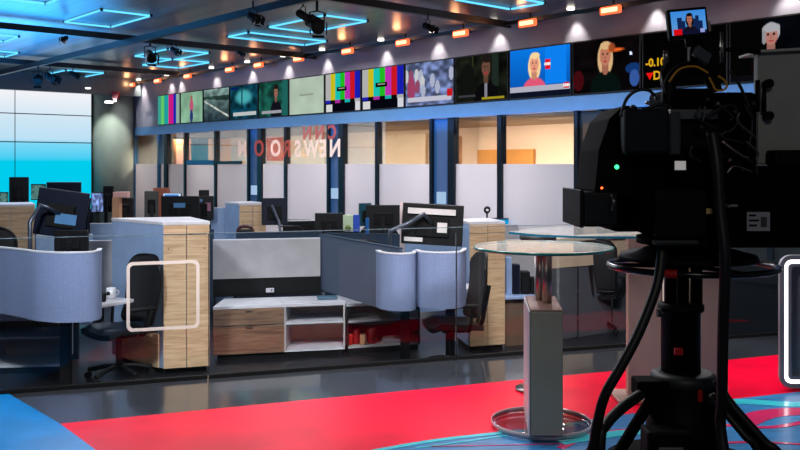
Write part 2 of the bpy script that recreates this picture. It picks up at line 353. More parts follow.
office_item('wooden_cupboard', 172, 176, NF+.02, 2.2, mat('brown_wood', (.55, .35, .2), .6), 'narrow brown cupboard just inside the far left office doorway', 'cupboard', .9, .4)
office_item('storage_rack', 437, 446, NF+.02, 2.1, CARD, 'tan upright cupboard seen through the strip beside the dark post', 'cupboard', 1.6, .4)
office_item('whiteboard', 384, 425, 1.35, 2.2, mat('cream_board', (.93, .84, .72), .5), 'cream wall board in the office above the monitor back with tags', 'whiteboard')
office_item('whiteboard', 290, 324, 1.3, 2.25, mat('cream_board', (.93, .84, .72), .5), 'cream wall board in the office behind the mirrored sign end', 'whiteboard')

# ------------------------------------------------------------------ reflection of a sign, built as mirrored letters on the office glass
SG = WA-.03
sg = thing('window_lettering', 'large mirrored CNN NEWSROOM lettering across the office glass, red and cream', 'sign', AB(SG, wb(290), 1.62), WROT)
sgM = sheer('red_sign_letter', (.86, .36, .30), .55); sgW = sheer('cream_sign_letter', (1, .90, .84), .85, .12); sgR = sheer('red_sign_box', (.85, .30, .25), .40)
def wallM(px, z, a=SG, mirror=False):
    M = Matrix.Translation(AB(a, wb(px, a), z)) @ Matrix.Rotation(WROT, 4, 'Z') @ Matrix.Rotation(R(90), 4, 'X')
    return M @ Matrix.Diagonal((-1, 1, 1, 1)) if mirror else M
for ch, px, sz, z, mt in (('N', 335, .42, 1.86, sgW), ('E', 323, .42, 1.86, sgW), ('W', 311, .42, 1.86, sgW), ('S', 297.5, .42, 1.86, sgW), ('R', 287, .42, 1.87, sgM), ('O', 275.5, .42, 1.88, sgW), ('O', 259, .42, 1.89, sgM), ('M', 242, .42, 1.89, sgW),
                          ('N', 307, .34, 2.14, sgM), ('N', 319.5, .34, 2.14, sgM), ('C', 332, .34, 2.14, sgM)):
    MB().text(ch, sz, wallM(px, z, mirror=True), .006, bold=.012).build('letter', mt, sg)
for p0, p1 in ((267.5, 284),): MB().prism([AB(SG+.008, wb(p0))[:2], AB(SG+.012, wb(p0))[:2], AB(SG+.012, wb(p1))[:2], AB(SG+.008, wb(p1))[:2]], 1.66, 2.10).build('letter_backing', sgR, sg)

# ------------------------------------------------------------------ screens with moving pictures painted as a grid of lit cells
def screen_mat():
    m = bpy.data.materials.new('lit_screen'); m.use_nodes = True; t = m.node_tree; t.nodes.clear()
    o = t.nodes.new('ShaderNodeOutputMaterial'); e = t.nodes.new('ShaderNodeEmission'); a = t.nodes.new('ShaderNodeVertexColor'); a.layer_name = 'Col'
    t.links.new(a.outputs[0], e.inputs[0]); e.inputs[1].default_value = 1.25; t.links.new(e.outputs[0], o.inputs[0]); return m
SCR = screen_mat()
def sm(x, a, b): t = max(0, min(1, (x-a)/(b-a))); return t*t*(3-2*t)
def mixc(a, b, t): return tuple(x*(1-t)+y*t for x, y in zip(a, b))
class Pic:
    def __init__(s, nx, ny, bg): s.nx, s.ny = nx, ny; s.d = [[bg]*nx for _ in range(ny)]
    def each(s, fn):
        for j in range(s.ny):
            for i in range(s.nx): s.d[j][i] = fn((i+.5)/s.nx, (j+.5)/s.ny, s.d[j][i])
        return s
    def rect(s, x0, y0, x1, y1, c): return s.each(lambda x, y, o: c if x0 <= x < x1 and y0 <= y < y1 else o)
    def ell(s, cx, cy, rx, ry, c, soft=.12):
        return s.each(lambda x, y, o: mixc(o, c, 1-sm(((x-cx)/rx)**2+((y-cy)/ry)**2, 1-soft, 1+soft)))
    def grad(s, c0, c1): return s.each(lambda x, y, o: mixc(c0, c1, y))
    def noise(s, k, sc=9, seed=1):
        rr = random.Random(seed); g = [[rr.random() for _ in range(sc+2)] for _ in range(sc+2)]
        def f(x, y, o):
            X, Y = x*sc, y*sc; i, j = int(X), int(Y); u, v = X-i, Y-j
            n = (g[j][i]*(1-u)+g[j][i+1]*u)*(1-v)+(g[j+1][i]*(1-u)+g[j+1][i+1]*u)*v
            q = 1+(n-.5)*2*k; return tuple(max(0, min(1, c*q)) for c in o)
        return s.each(f)
def picture(pic, w, h, M, parent, name='screen'):                  # xz panel facing -y, centred, v measured from the top
    b = bmesh.new(); nx, ny = pic.nx, pic.ny; L = b.loops.layers.color.new('Col')
    V = [[b.verts.new(((i/nx-.5)*w, 0, (.5-j/ny)*h)) for i in range(nx+1)] for j in range(ny+1)]
    for j in range(ny):
        for i in range(nx):
            f = b.faces.new((V[j+1][i], V[j+1][i+1], V[j][i+1], V[j][i])); c = pic.d[j][i]
            for l in f.loops: l[L] = (c[0], c[1], c[2], 1)
    me = bpy.data.meshes.new(name); b.transform(M); b.transform(WM[parent.name].inverted()); b.to_mesh(me); b.free(); me.materials.append(SCR)
    o = bpy.data.objects.new(name, me); C.objects.link(o); o.parent = parent; WM[o.name] = WM[parent.name]; return o
def person_pic(bg, hair, skin, cloth, cx=.5, top=.12, s=1.0, lng=True):
    p = bg
    if lng: p.ell(cx, top+.33*s, .118*s, .33*s, hair); 
    else: p.ell(cx, top+.2*s, .105*s, .22*s, hair)
    p.ell(cx, top+.95*s, .24*s, .38*s, cloth)
    p.ell(cx, top+.50*s, .05*s, .14*s, mixc(skin, (0, 0, 0), .15))
    p.ell(cx, top+.27*s, .082*s, .20*s, skin)
    p.ell(cx+.01*s, top+.08*s, .09*s, .075*s, hair)
    p.ell(cx-.032*s, top+.24*s, .014*s, .02*s, (.12, .08, .08)); p.ell(cx+.032*s, top+.24*s, .014*s, .02*s, (.12, .08, .08))
    p.ell(cx, top+.38*s, .03*s, .018*s, (.6, .15, .18)); p.ell(cx, top+.31*s, .012*s, .03*s, mixc(skin, (.4, .1, .1), .3)); return p
def bars():
    p = Pic(60, 36, (.02, .02, .05)); cs = [(.62, .62, .62), (.70, .66, .10), (.08, .68, .62), (.10, .66, .12), (.66, .16, .62), (.70, .08, .12), (.08, .10, .62)]
    for i, c in enumerate(cs): p.rect(i/7, 0, (i+1)/7, .70, c)
    for i, c in enumerate([(.1, .1, .6), (.03, .03, .04), (.6, .15, .55), (.03, .03, .04), (.1, .6, .6), (.03, .03, .04), (.6, .6, .6)]): p.rect(i/7, .70, (i+1)/7, .78, c)
    p.rect(0, .78, .22, 1, (.03, .05, .14)); p.rect(.02, .80, .2, 1, (.75, .75, .75)); p.rect(.86, .78, 1, 1, (.75, .75, .78)); p.rect(.33, .36, .62, .47, (.03, .03, .03)); p.rect(.38, .395, .57, .43, (.55, .55, .5)); return p
def tv(px0, px1, pic, label, idx, text=None):
    a = WA-.07; b0, b1 = wb(px1, a)+.008, wb(px0, a)-.008; z0, z1 = 2.478, 3.168
    T = thing('wall_television', label, 'television', AB(WA-.06, (b0+b1)/2, z0), WROT, 'televisions in a row along the wall')
    MB().prism([AB(WA-.07, b0)[:2], AB(WA-.002, b0)[:2], AB(WA-.002, b1)[:2], AB(WA-.07, b1)[:2]], z0, z1, .006).build('housing', BLK, T)
    wv, hv = b1-b0-.03, z1-z0-.04; M = Matrix.Translation(AB(a-.002, (b0+b1)/2, (z0+z1)/2)) @ Matrix.Rotation(WROT, 4, 'Z')
    picture(pic, wv, hv, M, T)
    for (s_, x, y, sz, col) in (text or []):
        Mt = Matrix.Translation(AB(a-.006, (b0+b1)/2, (z0+z1)/2)) @ Matrix.Rotation(WROT, 4, 'Z') @ Matrix.Translation(((x-.5)*wv, 0, (.5-y)*hv)) @ Matrix.Rotation(R(90), 4, 'X')
        mb = MB()
        if s_ == '#': 
            mb.prism([(-sz*.6, sz*.45), (sz*.6, sz*.45), (0, -sz*.55)], -.001, .001); mb.bm.transform(Mt)
        else: mb.text(s_, sz, Mt, .002, bold=.004)
        mb.build('screen_text', emit('txt_%.1f_%.1f_%.1f' % col, col, 1.0), T)
    return T
bright = .85
g = Pic(40, 36, (.45, .62, .50)); g.rect(0, 0, .15, 1, (.2, .55, .5)); g.rect(.15, 0, .3, 1, (.35, .7, .35)); g.rect(.3, 0, .5, 1, (.1, .55, .55)); g.rect(.5, 0, .72, 1, (.7, .1, .45)); g.rect(.72, 0, .86, 1, (.1, .12, .6)); g.rect(.86, 0, 1, 1, (.5, .6, .55))
tv(157.5, 180, g, 'far-left wall television showing colour bars, nearest the round pillar', 0)
g = Pic(40, 36, (.45, .6, .5)).noise(.15, 5, 3); g.ell(.5, .2, .05, .09, (.55, .35, .25)); g.ell(.5, .45, .09, .22, (.65, .3, .4)); g.ell(.5, .8, .07, .22, (.15, .2, .4))
tv(180.5, 203, g, 'wall television showing a standing figure on a pale green background', 1)
g = Pic(48, 36, (.2, .26, .3)).grad((.42, .52, .50), (.12, .17, .2)); g.each(lambda x, y, o: (.65, .68, .65) if abs(y-(.35+.55*x)) < .03 else o); g.each(lambda x, y, o: mixc(o, (.05, .12, .1), .7) if y < .3+.1*x and y > .22 else o); g.noise(.3, 10, 5)
tv(203.5, 229.5, g, 'wall television showing an empty road with a guard rail', 2)
g = Pic(48, 36, (.03, .2, .26)).noise(.6, 9, 6); g.ell(.5, .35, .3, .22, (.25, .6, .62), .8); g.rect(.42, .1, .46, .6, (.02, .06, .1)); g.rect(.1, .8, .95, .93, (.65, .68, .68)); g.rect(.03, .03, .3, .12, (.02, .1, .3))
tv(230, 258, g, 'wall television showing a dark teal street scene above a white caption', 3)
g = Pic(52, 36, (.08, .28, .24)).noise(.5, 8, 7); g.rect(.82, 0, 1, 1, (.10, .34, .32)); person_pic(g, (.10, .07, .06), (.5, .36, .3), (.06, .06, .09), .6, .1, .8, False); g.rect(.1, .82, .78, .93, (.55, .55, .58))
tv(258.5, 288.5, g, 'wall television showing a dark-haired figure on a green background, above a caption', 4)
g = Pic(20, 20, (.62, .68, .62)).noise(.05, 5, 8); g.rect(.3, .45, .7, .5, (.50, .54, .50))
tv(289, 324.5, g, 'blank pale grey wall television left of the colour bars', 5)
tv(325, 361, bars(), 'left of the two full colour bar televisions in the row', 6)
tv(361.5, 404.5, bars(), 'right of the two full colour bar televisions in the row', 7)
g = Pic(56, 36, (.35, .40, .55)).noise(.55, 12, 9)
for i in range(11):
    rr = random.Random(i*3+1); g.ell(rr.random(), .25+.45*rr.random(), .05, .16, rr.choice([(.6, .62, .7), (.5, .25, .35), (.12, .25, .5), (.7, .7, .72)]))
g.ell(.12, .6, .09, .3, (.55, .22, .35)); g.rect(.04, .80, .97, .92, (.68, .68, .74)); g.rect(.88, .66, .99, .84, (.7, .08, .1))
tv(405, 454.5, g, 'wall television showing a crowd of small figures above a white news caption', 8)
g = Pic(56, 40, (.06, .07, .05)).noise(.7, 8, 10); g.rect(.72, 0, .84, .7, (.10, .14, .12)); g.rect(.32, .0, .36, .6, (.14, .16, .08)); g.ell(.25, .55, .14, .4, (.05, .06, .05)); person_pic(g, (.10, .08, .07), (.36, .25, .2), (.03, .03, .04), .6, .02, 1.0, False); g.rect(.57, .62, .63, .95, (.45, .45, .5)); g.rect(.05, .85, .4, .9, (.2, .2, .22)); g.rect(.52, .93, .95, .97, (.55, .5, .1))
tv(455, 508.5, g, 'wall television showing a dark-suited man on a dim background', 9)
g = Pic(70, 44, (.02, .35, .72)); g.grad((.03, .42, .80), (.02, .28, .60)); g.rect(.6, 0, .95, .75, (.04, .45, .85)); person_pic(g, (.88, .76, .55), (.82, .55, .45), (.80, .30, .42), .42, .08, .9); g.rect(0, .78, 1, .88, (.62, .62, .68)); g.rect(0, .88, 1, 1, (.04, .06, .12)); g.rect(.9, .76, .99, .86, (.75, .06, .08)); g.rect(.60, .24, .68, .46, (.80, .06, .10))
tv(509, 571.5, g, 'wall television showing a blonde woman in pink on bright blue', 10, [('CNN', .64, .35, .045, (.95, .95, .95)), ('CNN', .945, .81, .045, (.95, .95, .95))])
g = Pic(80, 46, (.03, .02, .025)).noise(.6, 7, 12); g.ell(.08, .75, .09, .2, (.22, .03, .05)); g.ell(.92, .6, .12, .1, (.06, .18, .38)); g.ell(.88, .32, .02, .035, (.8, .85, 1)); g.ell(.93, .78, .07, .16, (.18, .3, .55)); person_pic(g, (.76, .62, .45), (.66, .42, .33), (.02, .06, .05), .50, .04, 1.0); g.ell(.66, .22, .12, .035, (.85, .35, .12), .8); g.ell(.60, .17, .05, .09, (.55, .25, .12), .8)
tv(572, 641, g, 'wall television showing a long-haired blonde woman against a dark night background', 11)
g = Pic(40, 26, (.006, .006, .008))
tv(641.5, 728, g, 'black market ticker television with yellow numbers behind the camera', 12, [('-0.10', .16, .54, .13, (.85, .65, .12)), ('D', .18, .78, .14, (.85, .65, .12)), ('#', .09, .775, .085, (.9, .08, .06))])
g = Pic(96, 50, (.012, .018, .03)).noise(.5, 6, 14); g.ell(.8, .4, .05, .06, (.05, .3, .6), .9); g.rect(0, 0, .3, 1, (.01, .01, .012)); person_pic(g, (.60, .60, .62), (.62, .42, .38), (.05, .02, .03), .37, .08, .75, False); g.ell(.372, .16, .078, .07, (.58, .58, .60)); g.ell(.308, .30, .018, .12, (.5, .5, .52)); g.rect(0, .9, 1, 1, (.03, .03, .05))
tv(728.5, 850, g, 'wall television at far right showing a grey-haired woman', 13)

# ------------------------------------------------------------------ big video wall on the left
vw = bpy.data.materials.new('video_wall_picture'); vw.use_nodes = True; t = vw.node_tree; t.nodes.clear()
o_ = t.nodes.new('ShaderNodeOutputMaterial'); e_ = t.nodes.new('ShaderNodeEmission'); ge = t.nodes.new('ShaderNodeNewGeometry'); sx = t.nodes.new('ShaderNodeSeparateXYZ')
mr = t.nodes.new('ShaderNodeMapRange'); mr.inputs[1].default_value = 1.0; mr.inputs[2].default_value = 3.2; rp = t.nodes.new('ShaderNodeValToRGB')
t.links.new(ge.outputs['Position'], sx.inputs[0]); t.links.new(sx.outputs['Z'], mr.inputs[0]); t.links.new(mr.outputs[0], rp.inputs[0]); t.links.new(rp.outputs[0], e_.inputs[0]); t.links.new(e_.outputs[0], o_.inputs[0]); e_.inputs[1].default_value = 1.0
cr = rp.color_ramp; cr.elements[0].position = .0; cr.elements[0].color = lin((.0, .80, .93))+(1,); cr.elements[1].position = 1; cr.elements[1].color = lin((.95, .95, .97))+(1,)
for p_, c_ in ((.30, (.0, .80, .93)), (.34, (.30, .81, .95)), (.48, (.48, .85, .97)), (.53, (.74, .88, .96)), (.72, (.80, .90, .96))):
    e = cr.elements.new(p_); e.color = lin(c_)+(1,)
VB = 20.20
VW = thing('video_wall', 'large tiled video wall glowing white fading down to cyan', 'video wall', AB(6.5, VB+.06, NF), 0)
rows = [(.55, 2.085), (2.095, 2.715), (2.725, 3.345)]
cols = [8.17, 6.45, 4.73, 3.0, 1.3]
mb = MB(); mb.prism([AB(1.25, VB+.02)[:2], AB(8.2, VB+.02)[:2], AB(8.2, VB+.12)[:2], AB(1.25, VB+.12)[:2]], NF, 3.4).build('support_frame', BLK, VW)
for a1, a0 in zip(cols, cols[1:]):
    for z0, z1 in rows:
        MB().prism([AB(a0+.012, VB)[:2], AB(a1-.012, VB)[:2], AB(a1-.012, VB+.02)[:2], AB(a0+.012, VB+.02)[:2]], z0+.006, z1-.006).build('display_panel', vw, VW)

# ------------------------------------------------------------------ ceiling lights, grid and stage lamps
NEON = emit('neon_tube_blue', (.38, .80, 1), 1.5)
def neon(pts, label):
    zc = 3.582; P = []
    for (px, py) in pts:
        Y = (zc-H)*F/(164-py); P.append(Vector(((px-400)/F*Y, Y, zc)))
    A = [p.dot(Nn) for p in P]; B = [p.dot(U) for p in P]; A.sort(); B.sort()
    a0, a1, b0, b1 = (A[0]+A[1])/2, (A[2]+A[3])/2, (B[0]+B[1])/2, (B[2]+B[3])/2
    q = thing('ceiling_light', label, 'ceiling light', AB((a0+a1)/2, (b0+b1)/2, zc), WROT, 'outlined blue-white rectangle lights on the ceiling')
    c = [AB(a0, b0, zc), AB(a1, b0, zc), AB(a1, b1, zc), AB(a0, b1, zc)]
    for i in range(4):
        d = (c[(i+1) % 4]-c[i]).normalized()*.02
        MB().cyl(c[i]+d, c[(i+1) % 4]-d, .013, 8).build('tube', NEON, q)
    for i in range(4): MB().box(c[i]+Vector((0, 0, .003)), (.03, .03, .03), WROT).build('corner_bracket', BLK, q)
neon([(64, 22), (102, 10), (152, 16), (110, 27)], 'outlined blue ceiling rectangle at upper left, alone in its bay')
neon([(136, 56), (168, 49), (207, 53), (175, 60)], 'overlapping blue ceiling outline, upper of the pair left of the stage lamps')
neon([(142, 65), (175, 59), (209, 63), (177, 68)], 'overlapping blue ceiling outline, lower of the pair left of the stage lamps')
neon([(-20, -4), (20, -12), (57, 0), (45, 4)], 'blue ceiling outline cut off at the top left edge')
neon([(-30, 40), (-12, 34), (19, 37), (6, 41)], 'left-edge blue ceiling outline, upper of two small ones')
neon([(-28, 55), (-8, 51), (23, 53), (4, 56)], 'left-edge blue ceiling outline, lower of two small ones')
neon([(30, 79), (62, 70), (103, 73), (75, 79)], 'far blue ceiling outline above the video wall, upper of the pair')
neon([(45, 82), (70, 77), (99, 81), (72, 84)], 'far blue ceiling outline above the video wall, lower of the pair')
neon([(271, 28), (320, 15), (368, 21), (312, 32)], 'large blue ceiling outline directly behind the hanging black stage lamps')
neon([(225, 37), (248, 33), (328, 41), (307, 45)], 'long narrow blue ceiling outline left of the white cones')
neon([(449, 0), (480, -6), (552, 2), (514, 8.5)], 'blue ceiling outline cut by the top edge above the crowd television')

def bar(name, p0, p1, z, label, w_=.07, h_=.09, ext=(0, 0)):
    P = []
    for (px, py) in (p0, p1):
        Y = (z-H)*F/(164-py); P.append(Vector(((px-400)/F*Y, Y, z)))
    d = (P[1]-P[0]).normalized(); 
    d = Nn if abs(d.dot(Nn)) > abs(d.dot(U)) else U
    L0 = P[0].dot(d); L1 = P[1].dot(d); m_ = (P[0]+P[1])/2; cpt = m_+d*((L0+L1)/2-m_.dot(d))
    if L0 > L1: L0, L1 = L1, L0
    L0 -= ext[0]; L1 += ext[1]; c0 = cpt+d*(L0-cpt.dot(d)); c1 = cpt+d*(L1-cpt.dot(d))
    q = Vector((-d.y, d.x, 0))*w_/2
    o = MB().prism([(c0+q)[:2], (c1+q)[:2], (c1-q)[:2], (c0-q)[:2]], z-h_/2, z+h_/2).build(name, mat('lighting_bar_black', (.05, .055, .065), .4)); return tag(o, label, 'lighting bar')
bar('lighting_track', (0, 74), (200, 23), 3.42, 'long black ceiling track running away towards the video wall', ext=(6, 1.5))
bar('lighting_track', (0, 26), (140, 39), 3.50, 'black cross track nearest the top left, over the lone blue rectangle', ext=(1, 3.3))
bar('lighting_track', (20, 61), (130, 71), 3.50, 'black cross track over the far blue outlines', ext=(3, 1))
bar('lighting_track', (330, 1.5), (514, 22), 3.50, 'black cross track above the crowd television', ext=(3, .15))
bar('lighting_track', (180, 76), (514, 22), 3.5, 'thin black edge track above the orange strip lamps', .05, .05, ext=(3, 2.0))

def make_lamp():
    q = thing('stage_lamp', 'x', 'stage lamp', (0, 0, 0), 0, 'black stage lamps hanging from the ceiling tracks')
    MB().cyl((0, 0, -.10), (0, 0, .04), .018, 10).build('clamp', BLK, q)
    MB().tube([(-.09, 0, -.30), (-.09, 0, -.12), (0, 0, -.10), (.09, 0, -.12), (.09, 0, -.30)], .010, 8, False).build('yoke', BLK, q)
    rot = Matrix.Rotation(R(115), 4, 'X')
    MB().lathe([(.045, -.14), (.075, -.10), (.075, .08), (.085, .10), (.085, .15)], (0, 0, -.27), 20, rot).build('lamp_body', BLK2, q)
    mb = MB()
    for k in range(4):
        a = k*math.pi/2; mb.box((math.cos(a)*.10, math.sin(a)*.10, .19), (.004 if k % 2 == 0 else .15, .15 if k % 2 == 0 else .004, .11))
    mb.bm.transform(Matrix.Translation((0, 0, -.27)) @ rot); mb.build('barn_doors', BLK2, q)
    return q
L0 = make_lamp()
for i, (px, py, z, s, rz, lb) in enumerate([
    (38, 66, 3.40, .9, .3, 'leftmost black stage lamp over the far blue outlines'), (50, 65, 3.40, .8, 1.2, 'black stage lamp just right of the leftmost one over the video wall'),
    (73, 66, 3.46, .55, 2, 'small black stage lamp on the track over the far blue outlines'), (65, 30, 3.46, .45, 0, 'small black fixture on the cross track at upper left'),
    (150, 40, 3.40, .85, .5, 'black stage lamp where the two tracks cross'), (174, 41, 3.46, .5, 1, 'small black fixture right of the track crossing'),
    (253, 3, 3.42, .6, .8, 'black stage lamp at the top edge, left of the biggest one'), (317, 3, 3.42, .9, .2, 'biggest black stage lamp at top centre over a blue outline'), (303, 1, 3.42, .6, 2.2, 'black fixture touching the biggest lamp at top centre'),
    (428, 15, 3.46, .55, 1, 'small black fixture on the track above the crowd television'), (240, 47, 3.46, .35, 1, 'tiny black fixture over the long narrow blue outline')]):
    q = L0 if i == 0 else copy_tree(L0)
    Y = (z-H)*F/(164-py); place(q, ((px-400)/F*Y, Y, z), rz, lb); q.scale = (s, s, s)

# orange strip lamps above the televisions
ORH = emit('orange_lamp_face', (1, .66, .50), 3.2); ORR = emit('orange_lamp_rim', (1, .42, .24), 1.6)
opx = [k for k in (132.1, 158, 188, 213, 230, 259, 299, 348, 403, 461, 528, 611, 730)]
names = ['furthest left by the round pillar', 'second from the pillar', 'over the second television from the pillar', 'over the road picture', 'over the teal street picture', 'over the green background picture', 'over the blank pale television', 'over the left colour bars', 'over the right colour bars', 'over the crowd picture', 'over the blonde woman in pink', 'beside the small monitor, over the night picture', 'above the small monitor at top right']
opx = [132.1, 158, 188, 230, 259, 299, 348, 403, 461, 528, 611, 730]
names = [names[i] for i in (0, 1, 2, 4, 5, 6, 7, 8, 9, 10, 11, 12)]
for px, nm in zip(opx, names):
    a = WA-.28; p = AB(a, wb(px, a), 3.455)
    q = thing('strip_lamp', 'glowing orange strip lamp ' + nm, 'wall lamp', p, WROT, 'orange strip lamps along the wall top')
    M = Matrix.Translation(p) @ Matrix.Rotation(WROT, 4, 'Z')
    TR(M, MB().box((0, .05, .03), (.26, .10, .05), bev=.01)).build('lamp_housing', DGR, q)
    TR(M, MB().box((0, -.008, 0), (.30, .05, .10), bev=.02)).build('lamp_rim', ORR, q)
    TR(M, MB().box((0, -.036, 0), (.23, .02, .055), bev=.008)).build('lamp_face', ORH, q)
    l = bpy.data.lights.new('strip_lamp_light', 'POINT'); l.energy = 2.5; l.color = (1, .42, .18); l.shadow_soft_size = .06; lo = bpy.data.objects.new('strip_lamp_light', l); C.objects.link(lo); lo.location = M @ Vector((0, -.13, .02))
    TR(M, MB().cyl((0, .05, .05), (0, .05, .145), .012, 8)).build('stem', BLK, q)
# white downlights grazing the wall between them
for px in (144, 172, 182, 217, 253, 289, 328, 387, 439, 500, 577, 657, 790):
    p = AB(WA-.13, wb(px), 3.56); l = spot('wall_wash', p, p+Vector((0, 0, -1))+Nn*.20, 34 if px > 150 else 60, (1, .93, .82), 68, .8)
spot('wall_wash', AB(6.8, 18.6, 3.2), AB(WA, wb(143), 2.7), 170, (.9, .94, 1), 26, .7)  # added spot in place of the video wall's light on the far-left wall
names = iter(['nearest the pillar', 'second from the pillar', 'third from the pillar', 'over the road picture', 'over the teal street picture', 'over the green picture', 'between the blank set and colour bars', 'between the two colour bars', 'over the crowd picture', 'left of the blonde woman in pink', 'right of the blonde woman in pink', 'behind the small monitor', 'at far right'])
for px in (144, 172, 182, 217, 253, 289, 328, 387, 439, 500, 577, 657, 790):
    p = AB(WA-.13, wb(px), 3.585)
    tag(MB().lathe([(.035, -.012), (.05, -.012), (.05, .014)], p, 16).build('recessed_downlight', emit('downlight_lens', (1, .95, .88), 4)), 'small round white downlight grazing the wall ' + next(names), 'downlight', 'round downlights washing the wall')
p = D(109, 103, 19.6); spot('pillar_wash', (p.x, p.y, 3.5), (pc.x, pc.y-.3, 1.5), 160, (.95, 1, .95), 50)
tag(MB().lathe([(.07, -.02), (.09, -.02), (.09, .02)], (p.x, p.y, 2.98), 20).build('pillar_downlight', emit('downlight_lens2', (1, 1, .95), 5)), 'small bright round downlight in front of the round pillar', 'downlight')
q = thing('alarm_strobe', 'red alarm strobe with white lens high on the round pillar', 'alarm', D(115, 100, 20.3))
MB().pbox(112, 118, 91.5, 98, 20.3, .12).build('strobe_body', mat('alarm_red', (.75, .12, .10), .4), q); MB().pbox(113, 117, 98, 102, 20.28, .10).build('strobe_lens', mat('alarm_lens', (.9, .6, .55), .3), q)
tag(MB().lathe([(.05, 0), (.06, .03)], D(88, 89, 18.5), 16).build('smoke_detector', emit('white_pin', (1, 1, 1), 2)), 'tiny bright white pin light above the right end of the video wall', 'downlight')  # tiny white ceiling downlight

# ------------------------------------------------------------------ glass balustrade at the studio edge
GZ = 1.08
seams = [-330, -40, 208, 456, 690, 860]
for i, (p0, p1) in enumerate(zip(seams, seams[1:])):
    t0, t1 = EX(p0, .10)+.005, EX(p1, .10)-.005
    W_ = bpy.data.objects.new('window_%d' % (40+i), None); C.objects.link(W_); W_['kind'] = 'structure'; c = E(t0, .10); W_.location = (c[0], c[1], 0); WM[W_.name] = Matrix.Translation((c[0], c[1], 0))
    MB().path_wall([E(t0, .10), E(t1, .10)], .03, GZ, .012, False).build('glass_pane', GLASS, W_)
    MB().path_wall([E(t0, .10), E(t1, .10)], 0.001, .03, .03, False).build('base_channel', BLK2, W_)
    MB().path_wall([E(t0-.004, .10), E(t0+.001, .10)], .03, GZ, .014, False).build('pane_edge', mat('dark_glass_edge', (.10, .14, .15), .3), W_)
    MB().path_wall([E(t0, .10), E(t1, .10)], GZ, GZ+.004, .014, False).build('top_edge', mat('pale_glass_edge', (.35, .42, .45), .2), W_)
# reflection of a lit rounded frame, drawn as a pale outline on the glass
def rrect(w_, h_, r_, n=6):
    o = []
    for cx, cy, a0 in ((w_/2-r_, h_/2-r_, 0), (-w_/2+r_, h_/2-r_, 90), (-w_/2+r_, -h_/2+r_, 180), (w_/2-r_, -h_/2+r_, 270)):
        for k in range(n+1): a = R(a0+90*k/n); o.append((cx+r_*math.cos(a), cy+r_*math.sin(a)))
    return o
def ring_prism(mb, out, inn, z0, z1, M):
    b = bmesh.new(); n = len(out); v = [[b.verts.new((p[0], p[1], z)) for p in L] for L in (out, inn) for z in (z0, z1)]
    for i in range(n):
        j = (i+1) % n
        b.faces.new((v[0][i], v[0][j], v[1][j], v[1][i])); b.faces.new((v[2][j], v[2][i], v[3][i], v[3][j])); b.faces.new((v[1][i], v[1][j], v[3][j], v[3][i])); b.faces.new((v[0][j], v[0][i], v[2][i], v[2][j]))
    bmesh.ops.recalc_face_normals(b, faces=b.faces); b.transform(M); mb._add(b); return mb
tc = EX(163.5, .115); cpt = E(tc, .115); Yc = cpt[1]; zc = H-(295.5-164)/F*Yc
Mg = Matrix.Translation((cpt[0], cpt[1], zc)) @ Matrix.Rotation(math.atan2(ED.y, ED.x), 4, 'Z') @ Matrix.Rotation(R(90), 4, 'X')
k_ = Yc/F; s_ = 1/(ED.x-(163.5-400)/F*ED.y)
tag(ring_prism(MB(), rrect(73*k_*s_, 69*k_, 6*k_), rrect(66.5*k_*s_, 62.5*k_, 4*k_), -.001, .001, Mg).build('glass_marking', sheer('frosted_white_line', (.95, .92, .88), .62)), 'pale rounded square outline marked on the glass beside the mesh chair', 'glass marking')

# ------------------------------------------------------------------ tall storage cabinets
def cabinet(fp, top, label, name='storage_cabinet', seamz=None, doors=2, front=OAK, side=SKY, z0=NF):
    """fp: front-left, front-right, back-right, back-left"""
    FL, FR, BR, BL = [Vector((x, y, 0)) for x, y in fp]; c = (FL+FR+BR+BL)/4
    q = thing(name, label, 'cabinet', (c.x, c.y, z0))
    ins = lambda p: p+(c-p)*.01
    MB().prism([p[:2] for p in (FL, FR, BR, BL)], z0+.06, top-.03, .003).build('carcass', side, q)
    MB().prism([(p+(c-p)*.08)[:2] for p in (FL, FR, BR, BL)], z0, z0+.06).build('plinth', BLK2, q)
    MB().prism([(p-(c-p).normalized()*.008)[:2] for p in (FL, FR, BR, BL)], top-.03, top, .003).build('top_panel', WHT, q)
    d = (FR-FL); n = Vector((d.y, -d.x, 0)).normalized(); zs = seamz or top-.12
    for k in range(doors):
        A = FL+d*(k/doors)+d.normalized()*.003; B = FL+d*((k+1)/doors)-d.normalized()*.003
        door = MB().prism([(A+n*.002)[:2], (A+n*.02)[:2], (B+n*.02)[:2], (B+n*.002)[:2]], z0+.06, zs-.003, .002).build('door', front, q)
        MB().prism([(A+n*.002)[:2], (A+n*.02)[:2], (B+n*.02)[:2], (B+n*.002)[:2]], zs+.003, top-.032, .002).build('drawer_front', front, q)
        kp = (A*(.2 if k == 0 else .85)+B*(.8 if k == 0 else .15)) if False else A+(B-A)*(.22 if k == 0 else .78)
        MB().cyl(kp+n*.02+Vector((0, 0, zs-.13)), kp+n*.028+Vector((0, 0, zs-.13)), .006, 8).build('knob', BLK, door)
    return q
def fpx(px0, Y0, px1, Y1, back):   # footprint from two front corners and a backward vector
    a = Vector(XY(px0, Y0)); b_ = Vector(XY(px1, Y1)); v = Vector(back); return [tuple(a), tuple(b_), tuple(b_+v), tuple(a+v)]
A = cabinet([XY(163, 8.13), XY(209.5, 8.26), XY(190, 8.95), XY(112, 8.75)], 1.064, 'tall pale oak storage cabinet behind the rounded square on the glass')
_l = Vector(XY(163, 8.13)); _bk = Vector(XY(112, 8.75)); _d = (_bk-_l); _n = Vector((_d.y, -_d.x)).normalized(); _n = _n if _n.dot(Vector((0, -1))) > 0 else -_n
